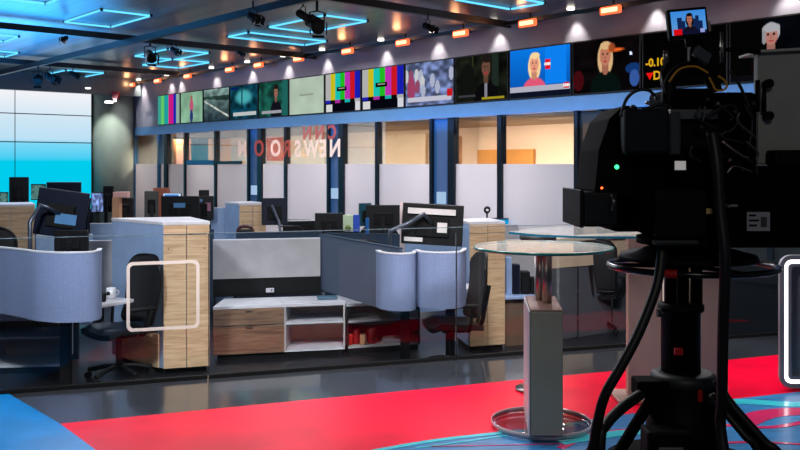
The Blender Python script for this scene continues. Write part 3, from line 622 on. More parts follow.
MB().prism([tuple(_l+_d*.06+_n*.003), tuple(_l+_d*.06+_n*.02), tuple(_l+_d*.75+_n*.02), tuple(_l+_d*.75+_n*.003)], NF+.06, .02, .002).build('lower_side_panel', OAK, A)
cabinet(fpx(-14, 11.6, 35, 11.8, (-.3, .6)), 1.064, 'pale oak storage cabinet at the left edge behind the big navy monitor')
cabinet(fpx(239, 11.6, 266, 11.72, (-.27, .45)), 1.085, 'pale oak storage cabinet in the back row, left of the monitor on a blue arm')
cabinet(fpx(469, 9.12, 504.5, 9.25, (-.1, .55)), 1.0, 'tall pale oak cabinet behind the mesh chair, left of the glass table')
# ------------------------------------------------------------------ low credenzas
def credenza(fp, top, bays, label, name='credenza', wm=WALNUT, z0=NF):
    FL, FR, BR, BL = [Vector((x, y, 0)) for x, y in fp]; c = (FL+FR+BR+BL)/4; q = thing(name, label, 'credenza', (c.x, c.y, z0))
    d = FR-FL; n = Vector((d.y, -d.x, 0)).normalized(); bk = BL-FL
    MB().prism([p[:2] for p in (FL, FR, BR, BL)], top-.03, top, .003).build('top_panel', WHT, q)
    MB().prism([(p+(c-p)*.06)[:2] for p in (FL, FR, BR, BL)], z0, z0+.06).build('plinth', BLK2, q)
    for f0, f1, kind in bays:
        A = FL+d*f0; B = FL+d*f1; A2, B2 = A+bk, B+bk; dn = d.normalized()*.018; zt = top-.032
        if kind == 'drawers':
            MB().prism([(A)[:2], B[:2], B2[:2], A2[:2]], z0+.06, zt).build('carcass', wm, q)
            for z_0, z_1 in ((z0+.065, top-.20), (top-.19, zt-.003)):
                dr = MB().prism([(A+n*.002+dn*.2)[:2], (A+n*.02+dn*.2)[:2], (B+n*.02-dn*.2)[:2], (B+n*.002-dn*.2)[:2]], z_0, z_1, .002).build('drawer', wm, q)
                m_ = (A+B)/2
                MB().prism([(m_+n*.021-dn*2)[:2], (m_+n*.031-dn*2)[:2], (m_+n*.031+dn*2)[:2], (m_+n*.021+dn*2)[:2]], z_1-.02, z_1-.012).build('pull', CHR, dr)
        else:
            mt = OAK if kind == 'shelf' else BLK2
            mb = MB(); mb.prism([A[:2], (A+dn)[:2], (A2+dn)[:2], A2[:2]], z0+.06, zt); mb.prism([(B-dn)[:2], B[:2], B2[:2], (B2-dn)[:2]], z0+.06, zt)
            mb.prism([(A2+dn-bk*.05)[:2], (B2-dn-bk*.05)[:2], (B2-dn)[:2], (A2+dn)[:2]], z0+.06, zt); mb.build('shelf_carcass', OFFW if kind == 'shelf' else BLK2, q)
            for z_ in (z0+.06, (top*.62+z0*.38)): MB().prism([(A+dn)[:2], (B-dn)[:2], (B2-dn-bk*.06)[:2], (A2+dn-bk*.06)[:2]], z_, z_+.018).build('shelf', WHT if kind == 'shelf' else OFFW, q)
            if kind == 'shelf': MB().prism([(A2+dn-bk*.07)[:2], (B2-dn-bk*.07)[:2], (B2-dn-bk*.055)[:2], (A2+dn-bk*.055)[:2]], z0+.08, zt).build('back_panel', mat('cream_back', (.80, .68, .60), .6), q)
    return q
bkv = (.10, .55)
CR = credenza([XY(213, 8.68), XY(345, 8.98), (XY(345, 8.98)[0]+.1, 9.5), (XY(213, 8.68)[0]+.0, 9.22)], .19, [(0, .53, 'drawers'), (.53, 1, 'shelf')], 'low walnut credenza with two drawers and open cream shelves, beside the tall cabinet')
CR2 = credenza([XY(346.5, 9.0), XY(420, 9.25), (XY(420, 9.25)[0], 9.7), (XY(346.5, 9.0)[0], 9.5)], .17, [(0, 1, 'dark')], 'dark open low shelf unit holding red and cream items')
credenza([XY(-60, 8.1), XY(62, 8.22), (XY(62, 8.22)[0]-.15, 8.75), (XY(-60, 8.1)[0]-.1, 8.65)], .17, [(0, .4, 'drawers'), (.4, 1, 'shelf')], 'walnut credenza with an open shelf under the left desk behind the curved screen')
False and credenza([XY(117, 8.72-.2), XY(157, 8.24), (XY(157, 8.24)[0]-.0, 8.27), (XY(117, 8.52)[0]-.0, 8.56)], .10, [(0, 1, 'drawers')], 'shallow oak drawer front low behind the mesh chair seat', wm=OAK)
credenza([XY(485, 9.5), XY(548, 9.75), (XY(548, 9.75)[0], 10.2), (XY(485, 9.5)[0], 10.0)], .15, [(0, 1, 'dark')], 'dark open shelf unit with a white top under the glass table') if False else None

# things on the dark open shelves
pz = NF+.079
def can(px, Y, z, col, label, r=.033, h=.11, g='red and cream cups on the dark shelf'):
    q = thing('drink_cup', label, 'cup', (*XY(px, Y), z), 0, g); p = Vector((*XY(px, Y), z))
    MB().lathe([(r*.8, 0), (r, .01), (r, h-.012), (r*.85, h)], p, 16).build('cup_body', mat('cup_'+str(col), col, .4), q)
    MB().lathe([(r*.85, h), (r*.8, h+.006)], p, 16).build('lid', CHR, q)
can(350, 9.12, pz, (.75, .12, .10), 'red cup at the left end of the dark open shelf')
can(356, 9.16, pz, (.55, .05, .06), 'dark red cup second along the dark open shelf', .04, .14)
can(363, 9.13, pz, (.85, .68, .50), 'cream cup in the middle of the dark open shelf')
can(372, 9.2, pz, (.45, .08, .08), 'maroon canister right of the cream cup on the dark shelf', .05, .16)
tag(MB().box((*XY(391, 9.28), pz+.02), (.16, .2, .04), .2, .003).build('magazine_stack', mat('magazine_grey', (.6, .6, .62), .6)), 'flat grey folder lying at the right end of the dark open shelf', 'folder')
# backsplash with outlet, and the grey screen above it
def spanel(name, pts, z0, z1, th, mt, label, cat='partition', cap=None, smooth=True):
    q = thing(name, label, cat, (*pts[0], z0)); MB().path_wall(pts, z0, z1-.012, th, smooth).build('panel', mt, q)
    MB().path_wall(pts, z1-.012, z1, th+.008, smooth).build('cap_rail', cap or WHT, q); return q
spanel('partition_screen', [XY(213, 9.3), XY(320, 9.56)], .385, .80, .05, OFFW, 'plain pale grey desk screen above the walnut credenza', smooth=False)
q = thing('backsplash', 'black service panel between the credenza top and the pale grey screen', 'panel', (*XY(266, 9.44), .195))
MB().path_wall([XY(213, 9.3), XY(320, 9.56)], .195, .383, .04, False).build('panel', BLK, q)
po = Vector((*XY(270, 9.38), .255)); o_ = MB().box(po+Vector((0, 0, 0)), (.085, .012, .045), R(13), .003).build('power_outlet', WHT, q)
MB().box(po+Vector((-.02, -.007, 0)), (.012, .004, .02), R(13)).build('socket', BLK, q); MB().box(po+Vector((.02, -.007, 0)), (.012, .004, .02), R(13)).build('socket', BLK, q)
tag(MB().box((*XY(327, 9.2), .205), (.20, .16, .02), .2, .003).build('notebook', mat('notebook_teal', (.3, .42, .5), .5)), 'thin teal notebook lying on the right end of the walnut credenza', 'notebook')
tag(MB().box((*XY(292, 9.0), .196), (.22, .15, .008), .3).build('paper_sheet', WHT), 'white sheet of paper lying on the walnut credenza top', 'paper')
spanel('partition_screen', [XY(85, 9.2), XY(148, 9.3)], .2, .80, .05, OFFW, 'pale grey desk screen behind the mesh chair at left', smooth=False)
spanel('partition_screen', [XY(320.5, 9.6), XY(401, 7.98)], .235, .84, .03, SLATE, 'long slate blue desk screen running back between the desks', cap=DFAB, smooth=False)
spanel('curved_screen', [XY(377.5, 8.0), XY(383, 7.82), XY(397, 7.72), XY(412, 7.76), XY(415, 7.95)], .31, .82, .03, FAB, 'narrow curved silver-blue fabric screen, left of the touching pair')
spanel('curved_screen', [XY(416.5, 7.95), XY(422, 7.80), XY(440, 7.72), XY(457, 7.76), XY(463, 7.9), XY(464.5, 8.1)], .33, .83, .03, FAB, 'wide curved silver-blue fabric screen below the monitor back with tags')
spanel('curved_screen', [XY(-60, 8.1), XY(-20, 7.85), XY(20, 7.5), XY(38, 7.3), XY(60, 7.22), XY(84, 7.25), XY(97, 7.35), XY(100, 7.55)], .30, .88, .03, FAB, 'large curved silver-blue fabric screen at the left edge, nearest the glass')

# ------------------------------------------------------------------ desks
def desk(poly, z, legs, label, mt=WHT):
    c = Vector((sum(p[0] for p in poly)/len(poly), sum(p[1] for p in poly)/len(poly), NF)); q = thing('desk', label, 'desk', c)
    MB().prism(poly, z-.03, z, .004).build('desktop', mt, q)
    for (x, y) in legs: MB().box((x, y, (NF+z-.03)/2), (.09, .06, z-.03-NF), 0, .004).build('leg', BLK2, q)
    return q
DZ = .38
desk([XY(-30, 8.2), XY(30, 7.75), XY(62, 7.5), XY(92, 7.55), XY(126, 7.86), XY(134, 7.96), XY(116, 8.06), XY(92, 8.2), XY(85, 8.9), XY(-20, 8.95)], DZ, [XY(66, 7.65), XY(74, 8.8), XY(-10, 8.4)], 'white desk at left behind the large curved screen, holding a mug')
q = thing('mug', 'white mug with dark mark on the tip of the left desk', 'mug', (*XY(111, 7.98), DZ)); p = Vector((*XY(111, 7.98), DZ+.001))
MB().lathe([(.036, 0), (.042, .01), (.042, .095), (.037, .095), (.035, .02)], p, 24).build('cup', WHT, q); MB().tube([p+Vector((.04, 0, .075)), p+Vector((.065, 0, .07)), p+Vector((.068, 0, .045)), p+Vector((.04, 0, .025))], .006, 8).build('handle', WHT, q)
MB().box(p+Vector((-.01, -.042, .05)), (.03, .004, .03)).build('printed_mark', BLK, q)
tag(MB().lathe([(.03, 0), (.035, .07), (.02, .09)], (*XY(102.5, 7.8), DZ), 16).build('small_jar', BLK), 'small black pot left of the white mug', 'pot')
desk([XY(384, 8.85), XY(400, 8.05), XY(430, 7.88), XY(460, 8.0), XY(464, 8.55), XY(478, 8.78), XY(476, 8.95), XY(440, 9.2), XY(384, 9.3)], DZ, [XY(405, 8.3), XY(450, 9.0)], 'white desk behind the touching pair of curved screens')
# back-row desk benches
def bench(p0, Y0, p1, Y1, label, topz=DZ, dep=.7, screen=None, slab=DFAB, slabtop=.77):
    a, b_ = Vector(XY(p0, Y0)), Vector(XY(p1, Y1)); d = (b_-a).normalized(); n = Vector((-d.y, d.x)); c = (a+b_)/2
    q = thing('desk', label, 'desk', (c.x, c.y, NF)); f = lambda v, k: tuple(v+n*k)
    MB().prism([f(a, .04), f(b_, .04), f(b_, dep), f(a, dep)], topz-.03, topz, .003).build('desktop', WHT, q)
    for s in (.04, .96):
        m_ = a+(b_-a)*s+n*(dep*.6); MB().box((m_.x, m_.y, (NF+topz-.03)/2), (.06, .4, topz-.03-NF)).build('leg', BLK2, q)
    MB().prism([f(a, 0), f(b_, 0), f(b_, .035), f(a, .035)], NF+.05, slabtop-.012).build('privacy_panel', slab, q)
    MB().prism([f(a, -.004), f(b_, -.004), f(b_, .039), f(a, .039)], slabtop-.012, slabtop).build('cap_rail', WHT if slab is not DFAB else DFAB, q)
    return q
bench(236, 10.6, 322, 10.8, 'long desk with a slate front panel behind the pale grey screen', dep=.62)
bench(325, 10.6, 400, 10.4, 'dark-fronted desk behind the slate screen, under the green and blue box')
bench(283, 12.9, 345, 13.2, 'desk with a thin white front rail in the middle of the back rows', slab=BLK)
bench(90, 12.3, 150, 12.5, 'desk with a blue-grey front panel behind the pale screen at left', slab=SKY)
bench(150, 11.0, 214, 11.2, 'desk behind the tall oak cabinet carrying the wide monitor backs')
bench(158, 12.9, 214, 13.1, 'furthest desk behind the wide monitor backs, seen as a dark edge')
bench(405, 11.2, 475, 11.6, 'white-railed desk left of the oak cabinet by the glass table', slab=SKY, slabtop=.83)
bench(478, 11.9, 560, 12.4, 'desk carrying the cyan-lit monitor', slab=OFFW)
bench(-40, 13.6, 60, 14.0, 'furthest left desk in front of the cyan video wall')
bench(211, 12.15, 231, 12.2, 'short white-topped desk beside the back-row oak cabinet', slab=SKY, slabtop=1.0)
bench(36, 10.3, 92, 10.4, 'desk right behind the big navy monitor', slab=SKY)

# ------------------------------------------------------------------ monitors
def monitor(px0, px1, py0, py1, Y, yaw, base_z, label, back=True, pic=None, mt=BLK, tags=None, arm=None, tilt=0, cat='monitor', roll=0):
    p = D((px0+px1)/2, (py0+py1)/2, Y); wd = (px1-px0)/F*Y/max(.3, math.cos(yaw)); ht = (py1-py0)/F*Y
    q = thing('computer_monitor', label, cat, (p.x, p.y+.06, base_z), yaw, 'computer monitors on the newsroom desks')
    M = Matrix.Translation(p) @ Matrix.Rotation(yaw, 4, 'Z') @ Matrix.Rotation(roll, 4, 'Y') @ Matrix.Rotation(tilt, 4, 'X')
    TR(M, MB().box((0, 0, 0), (wd, .035, ht), bev=.008)).build('casing', mt, q)
    s = -1 if back else 1
    if back: TR(M, MB().box((0, -.028, -.02), (wd*.55, .025, ht*.5), bev=.01)).build('rear_bulge', BLK2, q); TR(M, MB().box((0, .019, 0), (wd*.94, .004, ht*.9))).build('display', BLK, q)
    else: picture(pic or Pic(4, 4, (.02, .05, .08)), wd*.94, ht*.88, M @ Matrix.Translation((0, -.0185, 0)), q, 'display')
    if arm is None:
        TR(M, MB().cyl((0, .03*-s if back else .03, -ht*.1), (0, (.05 if not back else -.05), -ht*.1), .03, 10)).build('mount', BLK, q)
        yy = -.055 if back else .055; v = Matrix.Rotation(yaw, 4, 'Z') @ Vector((0, yy, 0))
        MB().box((p.x+v.x, p.y+v.y, (p.z+base_z)/2), (.05, .02, p.z-base_z), yaw).build('stand', BLK, q)
        MB().lathe([(.12, 0), (.115, .012), (.02, .016)], (p.x+v.x, p.y+v.y, base_z+.001), 20).build('base', BLK, q)
    else:
        pts = [D(*a_) for a_ in arm]
        MB().tube([p+Vector((0, -.03, 0))]+pts, .02, 8, False).build('arm', mat('arm_grey', (.30, .33, .38), .35, .6), q)
        e = pts[-1]; MB().lathe([(.05, 0), (.05, .02), (.03, .03)], (e.x, e.y, base_z), 16).build('arm_clamp', DGR, q)
    for (fx, fz, fw, fh, tm) in (tags or []):
        TR(M, MB().box((fx*wd, -.0435 if abs(fx) < .26 and fz > -.3 else -.02, fz*ht), (fw*wd, .003, fh*ht))).build('sticker', tm, q)
    return q
LBL = mat('label_white', (.85, .83, .82), .5); BLB = mat('label_blue', (.30, .50, .68), .4)
cyanp = Pic(10, 8, (.02, .55, .7)).grad((.03, .50, .70), (.15, .75, .8))
webp = Pic(16, 10, (.75, .82, .92)).rect(.05, .1, .9, .3, (.2, .45, .75)); webg = Pic(12, 10, (.25, .38, .36)).noise(.5, 6, 3)
monitor(37, 86, 190, 237, 8.3, R(6), DZ, 'big navy-backed monitor on a bent arm above the large curved screen', mt=DKN, tags=[(.12, -.10, .42, .22, BLB)], arm=[(40, 205, 8.1), (30, 222, 8.0), (30, 248, 8.0), (30, 251, 8.0)], roll=R(8))
monitor(58, 90, 196, 248, 8.62, R(-16), DZ, 'navy monitor turned edgeways at the right of the big navy one', mt=DKN, roll=R(6))
monitor(47, 81, 182, 206, 9.6+1, R(2), DZ, 'dark navy monitor back rising just above the big one at left', mt=DKN)
monitor(0, 8, 192, 207, 13.9, R(8), DZ, 'lit monitor at the left edge in front of the video wall', False, webg)
monitor(31, 46, 184, 200, 14.2, R(-5), DZ, 'lit monitor between the black chair back and the navy monitors', False, webg)
monitor(-6, 7, 194, 207, 12.9-.6, R(10), DZ, 'pale blue lit laptop-like monitor above the left-edge oak cabinet', False, webp) if False else None
monitor(118, 134, 198, 218, 12.4+.4, R(0), DZ, 'dark brown monitor back right of the pink carton', mt=mat('brown_black', (.10, .08, .09), .4))
monitor(145, 158, 191, 219, 11.6, R(18), DZ, 'grey-brown monitor back standing on end beside the wide one', mt=mat('grey_brown', (.22, .23, .21), .5))
monitor(161, 200, 196, 219, 11.5, R(-4), DZ, 'wide black monitor back above the tall oak cabinet', tags=[(.0, .1, .3, .2, BLB)])
monitor(186, 213, 196, 220, 11.9, R(14), DZ, 'black monitor back with a pink note above the tall oak cabinet', tags=[(.30, .05, .18, .35, mat('pink_note', (.6, .4, .5), .6)), (-.1, .32, .4, .12, BLB)])
monitor(199, 209, 190, 199, 13.0, R(8), DZ, 'small dark monitor top peeping over the monitor with the pink note')
monitor(163, 182, 193, 202, 13.4, R(-6), DZ, 'low lit pale blue monitor behind the wide black monitor back', False, webp)
monitor(262, 287, 198, 225, 11.5, R(12), DZ, 'navy monitor back on a blue arm right of the back-row oak cabinet', mt=DKN, arm=[(272, 206, 11.35), (279, 222, 11.3), (281, 236, 11.25), (281, 250, 11.25)], tilt=R(-8))
monitor(315, 343, 213, 236, 11.3, R(0), DZ, 'plain black monitor back left of the green and blue box')
monitor(366, 401, 205, 229, 11.0, R(-5), DZ, 'black monitor back left of the pale upright post')
monitor(359, 371, 203, 226, 11.3, R(25), DZ, 'teal-lit narrow monitor right of the green and blue box', mt=mat('teal_plastic', (.08, .28, .34), .4))  # teal is the casing's plastic colour
monitor(402, 463, 204, 245, 8.55, R(-4), DZ, 'large black monitor back with a white strip and paper tag', tags=[(-.02, .32, .78, .14, LBL), (.16, -.06, .16, .24, LBL), (-.3, -.38, .3, .1, LBL)], arm=[(424, 214, 8.45), (407, 224, 8.4), (390, 231, 8.4), (389, 252.5, 8.4)], roll=R(3))
monitor(487, 519, 218, 240, 12.3, R(-14), DZ, 'cyan-lit monitor right of the webcam', False, cyanp)
monitor(514, 530, 220, 234, 12.8, R(0), DZ, 'black monitor back right of the cyan-lit monitor')
monitor(287, 311, 219.5, 233, 13.7, R(0), DZ, 'low black monitor back behind the thin white rail')
monitor(548, 584, 224, 234, 13.0, R(0), DZ, 'wide low black monitor back behind the long glass desk')
monitor(432, 462, 214, 222, 12.2, R(-8), DZ, 'low lit blue monitor behind the large one with the white strip', False, webp) 
monitor(10, 28, 177, 205, 14.0, R(12), DZ, 'black portrait monitor back against the cyan video wall at left')
monitor(103, 114, 186, 212, 13.1, R(-20), DZ, 'narrow dark monitor back near the round pillar, left of the pink carton')
monitor(54, 89, 230, 252, 8.2, R(-5), DZ, 'low black screen back just above the rim of the large curved screen')  # added dark body in place of the monitor stand's dark mass
monitor(92, 103, 192, 213, 12.9, R(15), DZ, 'pale blue-grey lit screen left of the narrow dark monitor by the pillar', False, Pic(14, 14, (.35, .42, .60)).noise(.7, 7, 5))
q = thing('webcam', 'small black webcam on a neck left of the cyan-lit monitor', 'webcam', D(487, 216, 11.9)); cz = D(487, 210, 11.9)
MB().lathe([(.03, -.04), (.045, -.02), (.045, .03), (.03, .05)], cz, 16, Matrix.Rotation(R(70), 4, 'X')).build('camera_head', BLK, q); MB().cyl((cz.x, cz.y, DZ), cz, .012, 8).build('neck', BLK, q); MB().lathe([(.02, 0), (.015, .01)], cz+Vector((.0, -.05, .0)), 12, Matrix.Rotation(R(70), 4, 'X')).build('lens', LBL, q); MB().lathe([(.07, 0), (.06, .015)], (cz.x, cz.y, DZ), 16).build('foot', BLK, q)
# odds and ends on the desks
def pb(name, px0, px1, py0, py1, Y, dep, mt, label, cat, z=None, **k):
    mb = MB(); a = D(px0, py0, Y); b_ = D(px1, py1, Y); z0 = b_.z if z is None else z
    mb.box(((a.x+b_.x)/2, Y+dep/2, (a.z+z0)/2), (b_.x-a.x, dep, a.z-z0), bev=.003, **k); return tag(mb.build(name, mt), label, cat)
pb('carton', 113, 127, 192, 197.5, 12.55, .14, PINK, 'pink carton lid lying flat on top of the tan carton', 'carton')
pb('carton', 112, 119, 197.6, 215, 12.55, .14, CARD, 'tan upright carton under the pink carton', 'carton', z=DZ)
pb('document_box', 153, 167, 188, 193.5, 13.5, .18, mat('rust_box', (.55, .28, .18), .6), 'small rust-brown box beyond the grey-brown monitor', 'box', z=DZ)
q = thing('file_box', 'pale green and blue packaging box on the desk in the middle', 'box', (*XY(350, 10.75), DZ))
MB().pbox(343, 353, 215, 231, 10.75, .06).build('front_panel', mat('pale_green_print', (.72, .80, .66), .6), q); MB().pbox(353.2, 359.5, 215, 232, 10.75, .08).build('blue_side', mat('print_blue', (.10, .28, .70), .5), q)
a_ = D(343, 231, 10.75); b_ = D(359.5, 231, 10.75); MB().box(((a_.x+b_.x)/2, 10.79, (a_.z+DZ)/2-.005), (b_.x-a_.x, .07, a_.z-DZ-.01)).build('holder', BLK, q)
MB().lathe([(.03, 0), (.04, .04), (.02, .07)], D(348, 231, 10.73), 12).build('printed_plant', mat('print_olive', (.35, .42, .15), .6), q)
pb('blue_bottle', 365.5, 369, 218, 236, 10.62, .04, mat('bottle_blue', (.10, .35, .60), .3), 'upright blue bottle right of the green and blue box', 'bottle', z=DZ)
pb('upright_post', 399.8, 404.6, 202, 236, 8.75, .05, mat('pale_pink_post', (.86, .78, .78), .5), 'pale pinkish upright post left of the big monitor back', 'post', z=DZ)
pb('desk_speaker', 286.5, 293.5, 206.5, 218, 12.1, .12, mat('brown_box', (.24, .18, .17), .6), 'small brown desktop speaker right of the monitor on a blue arm', 'speaker', z=DZ) if False else None
tag(MB().box((*XY(426, 8.3), DZ+.012), (.3, .2, .02), .2, .004).build('paper_stack', LBL), 'loose white papers on the desk below the big monitor back', 'papers')
q = thing('desk_phone', 'black desk phone on the left desk behind the large curved screen', 'phone', (*XY(75, 7.85), DZ)); pp = Vector((*XY(75, 7.85), DZ))
MB().box(pp+Vector((0, 0, .10)), (.22, .12, .19), R(10), .015).build('phone_body', BLK, q); MB().box(pp+Vector((-.06, -.075, .14)), (.05, .03, .16), R(10), .01).build('handset', BLK2, q); MB().box(pp+Vector((.05, -.066, .15)), (.08, .006, .04), R(10)).build('phone_display', BLB, q)
q = thing('desk_phone', 'small dark desk phone in front of the slate desk panel', 'phone', (*XY(246, 10.95), DZ)); 
pp = Vector((*XY(246, 10.95), DZ)); MB().box(pp+Vector((0, 0, .21)), (.2, .14, .40), R(5), .015).build('phone_body', BLK, q); MB().tube([pp+Vector((-.1, -.05, .36)), pp+Vector((-.06, -.05, .44)), pp+Vector((.06, -.05, .44)), pp+Vector((.1, -.05, .36))], .022, 8).build('handset', mat('maroon_plastic', (.25, .1, .1), .4), q)

for px, Y, sz, mt, lb in ((190, 11.35, .12, BLB, 'low blue paper pile under the wide monitor backs'), (302, 11.2, .16, LBL, 'white papers behind the pale grey desk screen'),
                          (335, 11.0, .14, DKN, 'navy folder pile left of the green and blue box'), (378, 10.8, .13, BLB, 'blue paper pile left of the pale upright post')):
    tag(MB().box((*XY(px, Y), DZ+.021), (sz*1.5, sz, .04), .3, .004).build('paper_pile', mt), lb, 'papers')
for i, (px, Y, lb) in enumerate(((306, 11.0, 'black desk lamp with a curved neck behind the pale grey screen'), (384, 8.95, 'black desk lamp beside the bent monitor arm'))):
    q = thing('desk_lamp', lb, 'desk lamp', (*XY(px, Y), DZ)); p = Vector((*XY(px, Y), DZ+.001))
    MB().lathe([(.08, 0), (.08, .015), (.02, .02)], p, 20).build('base', BLK, q)
    MB().tube([p+Vector((0, 0, .01)), p+Vector((.02, 0, .25)), p+Vector((-.06, 0, .42)), p+Vector((-.2, -.02, .44))], .009, 8).build('neck', BLK, q)
    MB().box(p+Vector((-.24, -.02, .44)), (.14, .05, .02), 0, .006).build('lamp_head', BLK, q)
# ------------------------------------------------------------------ mesh office chairs
MESHF = mat('black_mesh_fabric', (.06, .065, .08), .7, var=.4, scale=220)
def make_chair():
    q = thing('office_chair', 'x', 'office chair', (0, 0, 0), 0, 'black mesh office chairs')
    for k in range(5):
        a = 2*math.pi*k/5; d = Vector((math.cos(a), math.sin(a), 0))
        l = MB().tube([d*.03+Vector((0, 0, .12)), d*.15+Vector((0, 0, .11)), d*.29+Vector((0, 0, .075))], .022, 8).build('base_leg', BLK, q)
        MB().cyl(d*.29+Vector((-d.y, d.x, 0))*.02+Vector((0, 0, .031)), d*.29-Vector((-d.y, d.x, 0))*.02+Vector((0, 0, .031)), .030, 14).build('caster', BLK2, l)
    MB().cyl((0, 0, .12), (0, 0, .40), .028, 14).build('gas_post', DGR, q)
    MB().box((0, 0, .405), (.24, .24, .05), 0, .02).build('mechanism', BLK2, q)
    def seat(u, v): x = (u-.5)*.50; y = (v-.5)*.48; return (x, y, .455+.05*(abs(u-.5)*2)**2*.5-.03*sm(1-v, .75, 1)*1.3+.015*math.cos(v*3))
    MB().sheet(seat, 14, 14, -.045).build('seat', BLK, q)
    def back(u, v):
        wv = (.235+.035*math.sin(v*2.6))*(1-.28*max(0, v-.8)*5*max(0, v-.8)*5*.2); x = (u-.5)*2*wv
        e = (abs(u-.5)*2); return (x, .25+.07*v+.03*math.sin(v*3.1)-.07*e*e, .50+.60*v-(e**4)*.06*v)
    MB().sheet(back, 16, 16, .012).build('backrest', MESHF, q)
    edge = [back(u, 0) for u in (0, .5, 1)]+[back(1, v) for v in (.25, .5, .75, .93)]+[back(u, 1) for u in (.85, .5, .15)]+[back(0, v) for v in (.93, .75, .5, .25)]
    MB().tube(edge, .014, 8, True, True).build('back_frame', BLK, q)
    MB().tube([(0, .10, .40), (0, .27, .42), (0, .32, .60), (0, .36, .80)], .022, 8).build('back_support', BLK2, q)
    for s in (-1, 1):
        a = MB().tube([(s*.20, .10, .41), (s*.29, .10, .45), (s*.31, .12, .64)], .016, 8).build('arm_support', BLK, q)
        MB().box((s*.31, .04, .66), (.08, .26, .03), 0, .012).build('arm_pad', BLK2, q)
    return q
C0 = make_chair()
# (px, Y, rotation, label)
chs = [(119, 7.98, R(-42), 'black mesh office chair seen through the rounded square on the glass'),
       (452, 8.27, R(-80), 'black mesh office chair between the curved screens and the tall oak cabinet'),
       (4, 10.0, R(175), 'black chair with a rounded back at the left edge under the oak cabinet'),
       (600, 10.3, R(150), 'dark office chair seen below the glass tables in the right bay'),
       (381, 12.3, R(175), 'distant dark chair behind the black monitor near the pale post')]
for i, (px, Y, rz, lb) in enumerate(chs):
    q = C0 if i == 0 else copy_tree(C0); place(q, (*XY(px, Y), NF+.001), rz, lb); q.scale = (1.14,)*3 if px == 4 else (1, 1, 1)

# ------------------------------------------------------------------ right-hand newsroom bay
q = thing('low_wall', 'low grey wall with a pale wood counter top behind the glass tables', 'counter', (*XY(610, 10.6), NF))
poly = [XY(548, 9.6), XY(665, 10.6), XY(665, 10.95), XY(548, 9.95)]
MB().prism([XY(548, 9.65), XY(665, 10.65), XY(665, 10.9), XY(548, 9.9)], .45, .74).build('upper_panel', mat('pale_wood_panel', (.78, .68, .58), .6), q)
MB().prism(poly, .74, .78, .004).build('counter_top', mat('beige_top', (.84, .76, .68), .5), q)
spx = [548, 578, 612, 640, 665]
for a0, a1 in zip(spx, spx[1:]):
    YY = lambda p: 9.65+(p-548)/117*1.0
    MB().prism([XY(a0+.6, YY(a0)), XY(a1-.6, YY(a1)), XY(a1-.6, YY(a1)+.2), XY(a0+.6, YY(a0)+.2)], NF, .45, .004).build('base_panel', mat('mid_grey_panel', (.30, .31, .34), .6), q)
q = thing('open_shelf', 'white shelf with dark equipment boxes beneath the round glass table', 'shelf', (*XY(525, 9.8), NF))
MB().prism([XY(505, 9.35), XY(543, 9.5), XY(545, 9.95), XY(505, 9.8)], .155, .185, .004).build('shelf_board', mat('blue_white_shelf', (.62, .72, .88), .4), q)
MB().prism([XY(505, 9.83), XY(546, 10.0), XY(546, 10.05), XY(505, 9.88)], NF, .75).build('back_panel', OFFW, q)
MB().prism([XY(505, 9.42), XY(543, 9.57), XY(544, 9.8), XY(505, 9.7)], NF, .15).build('lower_cabinet', mat('brown_cabinet', (.42, .33, .27), .5), q)
for j, (a0, a1, y0, mt) in enumerate(((506, 512, 258, SKY), (513, 520, 265, DKN), (522, 530, 272, BLK), (531, 539, 278, BLK2))):
    pb('equipment_case', a0, a1, y0, 290, 9.55, .15, mt, ['pale blue case leftmost on the shelf under the round glass table', 'navy case second on the shelf under the round glass table', 'black case third on the shelf under the round glass table', 'lowest black case by the steel column on the shelf'][j], 'case', z=.187)
pb('dark_cabinet', 727, 830, 262, 352, 9.3, .5, mat('navy_cabinet', (.05, .07, .09), .4), 'dark low cabinet behind the red floor at far right', 'cabinet', z=NF)
pb('dark_cabinet', 648, 724, 262, 350, 9.6, .5, mat('navy_cabinet', (.05, .07, .09), .4), 'dark low cabinet hidden behind the camera pedestal', 'cabinet', z=NF)
pb('waste_bin', 637, 643, 330, 352, 7.9+.6, .15, OFFW, 'small pale bin at the foot of the dark cabinet by the rose column', 'bin', z=NF)

# ------------------------------------------------------------------ round glass table
tx, ty = XY(543, 5.36)
q = thing('glass_table', 'tall round glass table with steel column and grey slab pedestal', 'table', (tx, ty, 0))
tz = 1.10
MB().lathe([(.415, tz-.018), (.42, tz-.012), (.42, tz-.006), (.415, tz)], (tx, ty, 0), 72).build('tabletop', SHEEN_GLASS, q)
mb = MB()
b = bmesh.new(); n = 72
MB().lathe([(.4205, tz-.0165), (.4212, tz-.011), (.4212, tz-.007), (.4205, tz-.0015)], (tx, ty, 0), 72)
def band(mb, cx, cy, r, z0, z1, n=72):
    b = bmesh.new(); V = [[b.verts.new((cx+rr*math.cos(2*math.pi*k/n), cy+rr*math.sin(2*math.pi*k/n), z)) for k in range(n)] for rr, z in ((r, z0), (r, z1), (r-.003, z1), (r-.003, z0))]
    for i in range(4):
        for k in range(n): b.faces.new((V[i][k], V[i][(k+1) % n], V[(i+1) % 4][(k+1) % n], V[(i+1) % 4][k])).smooth = (i % 2 == 0)
    bmesh.ops.recalc_face_normals(b, faces=b.faces); mb._add(b); return mb
band(mb, tx, ty, .4215, tz-.017, tz-.001).build('glass_rim', EDGE, q)
for px, Yc in ((540.5, 5.42), (547, 5.30)): MB().cyl((*XY(px, Yc), .755), (*XY(px, Yc), tz-.019), .030, 20).build('column', CHR, q)
MB().lathe([(.10, tz-.035), (.10, tz-.0185)], (tx, ty, 0), 24).build('mount_plate', CHR, q)
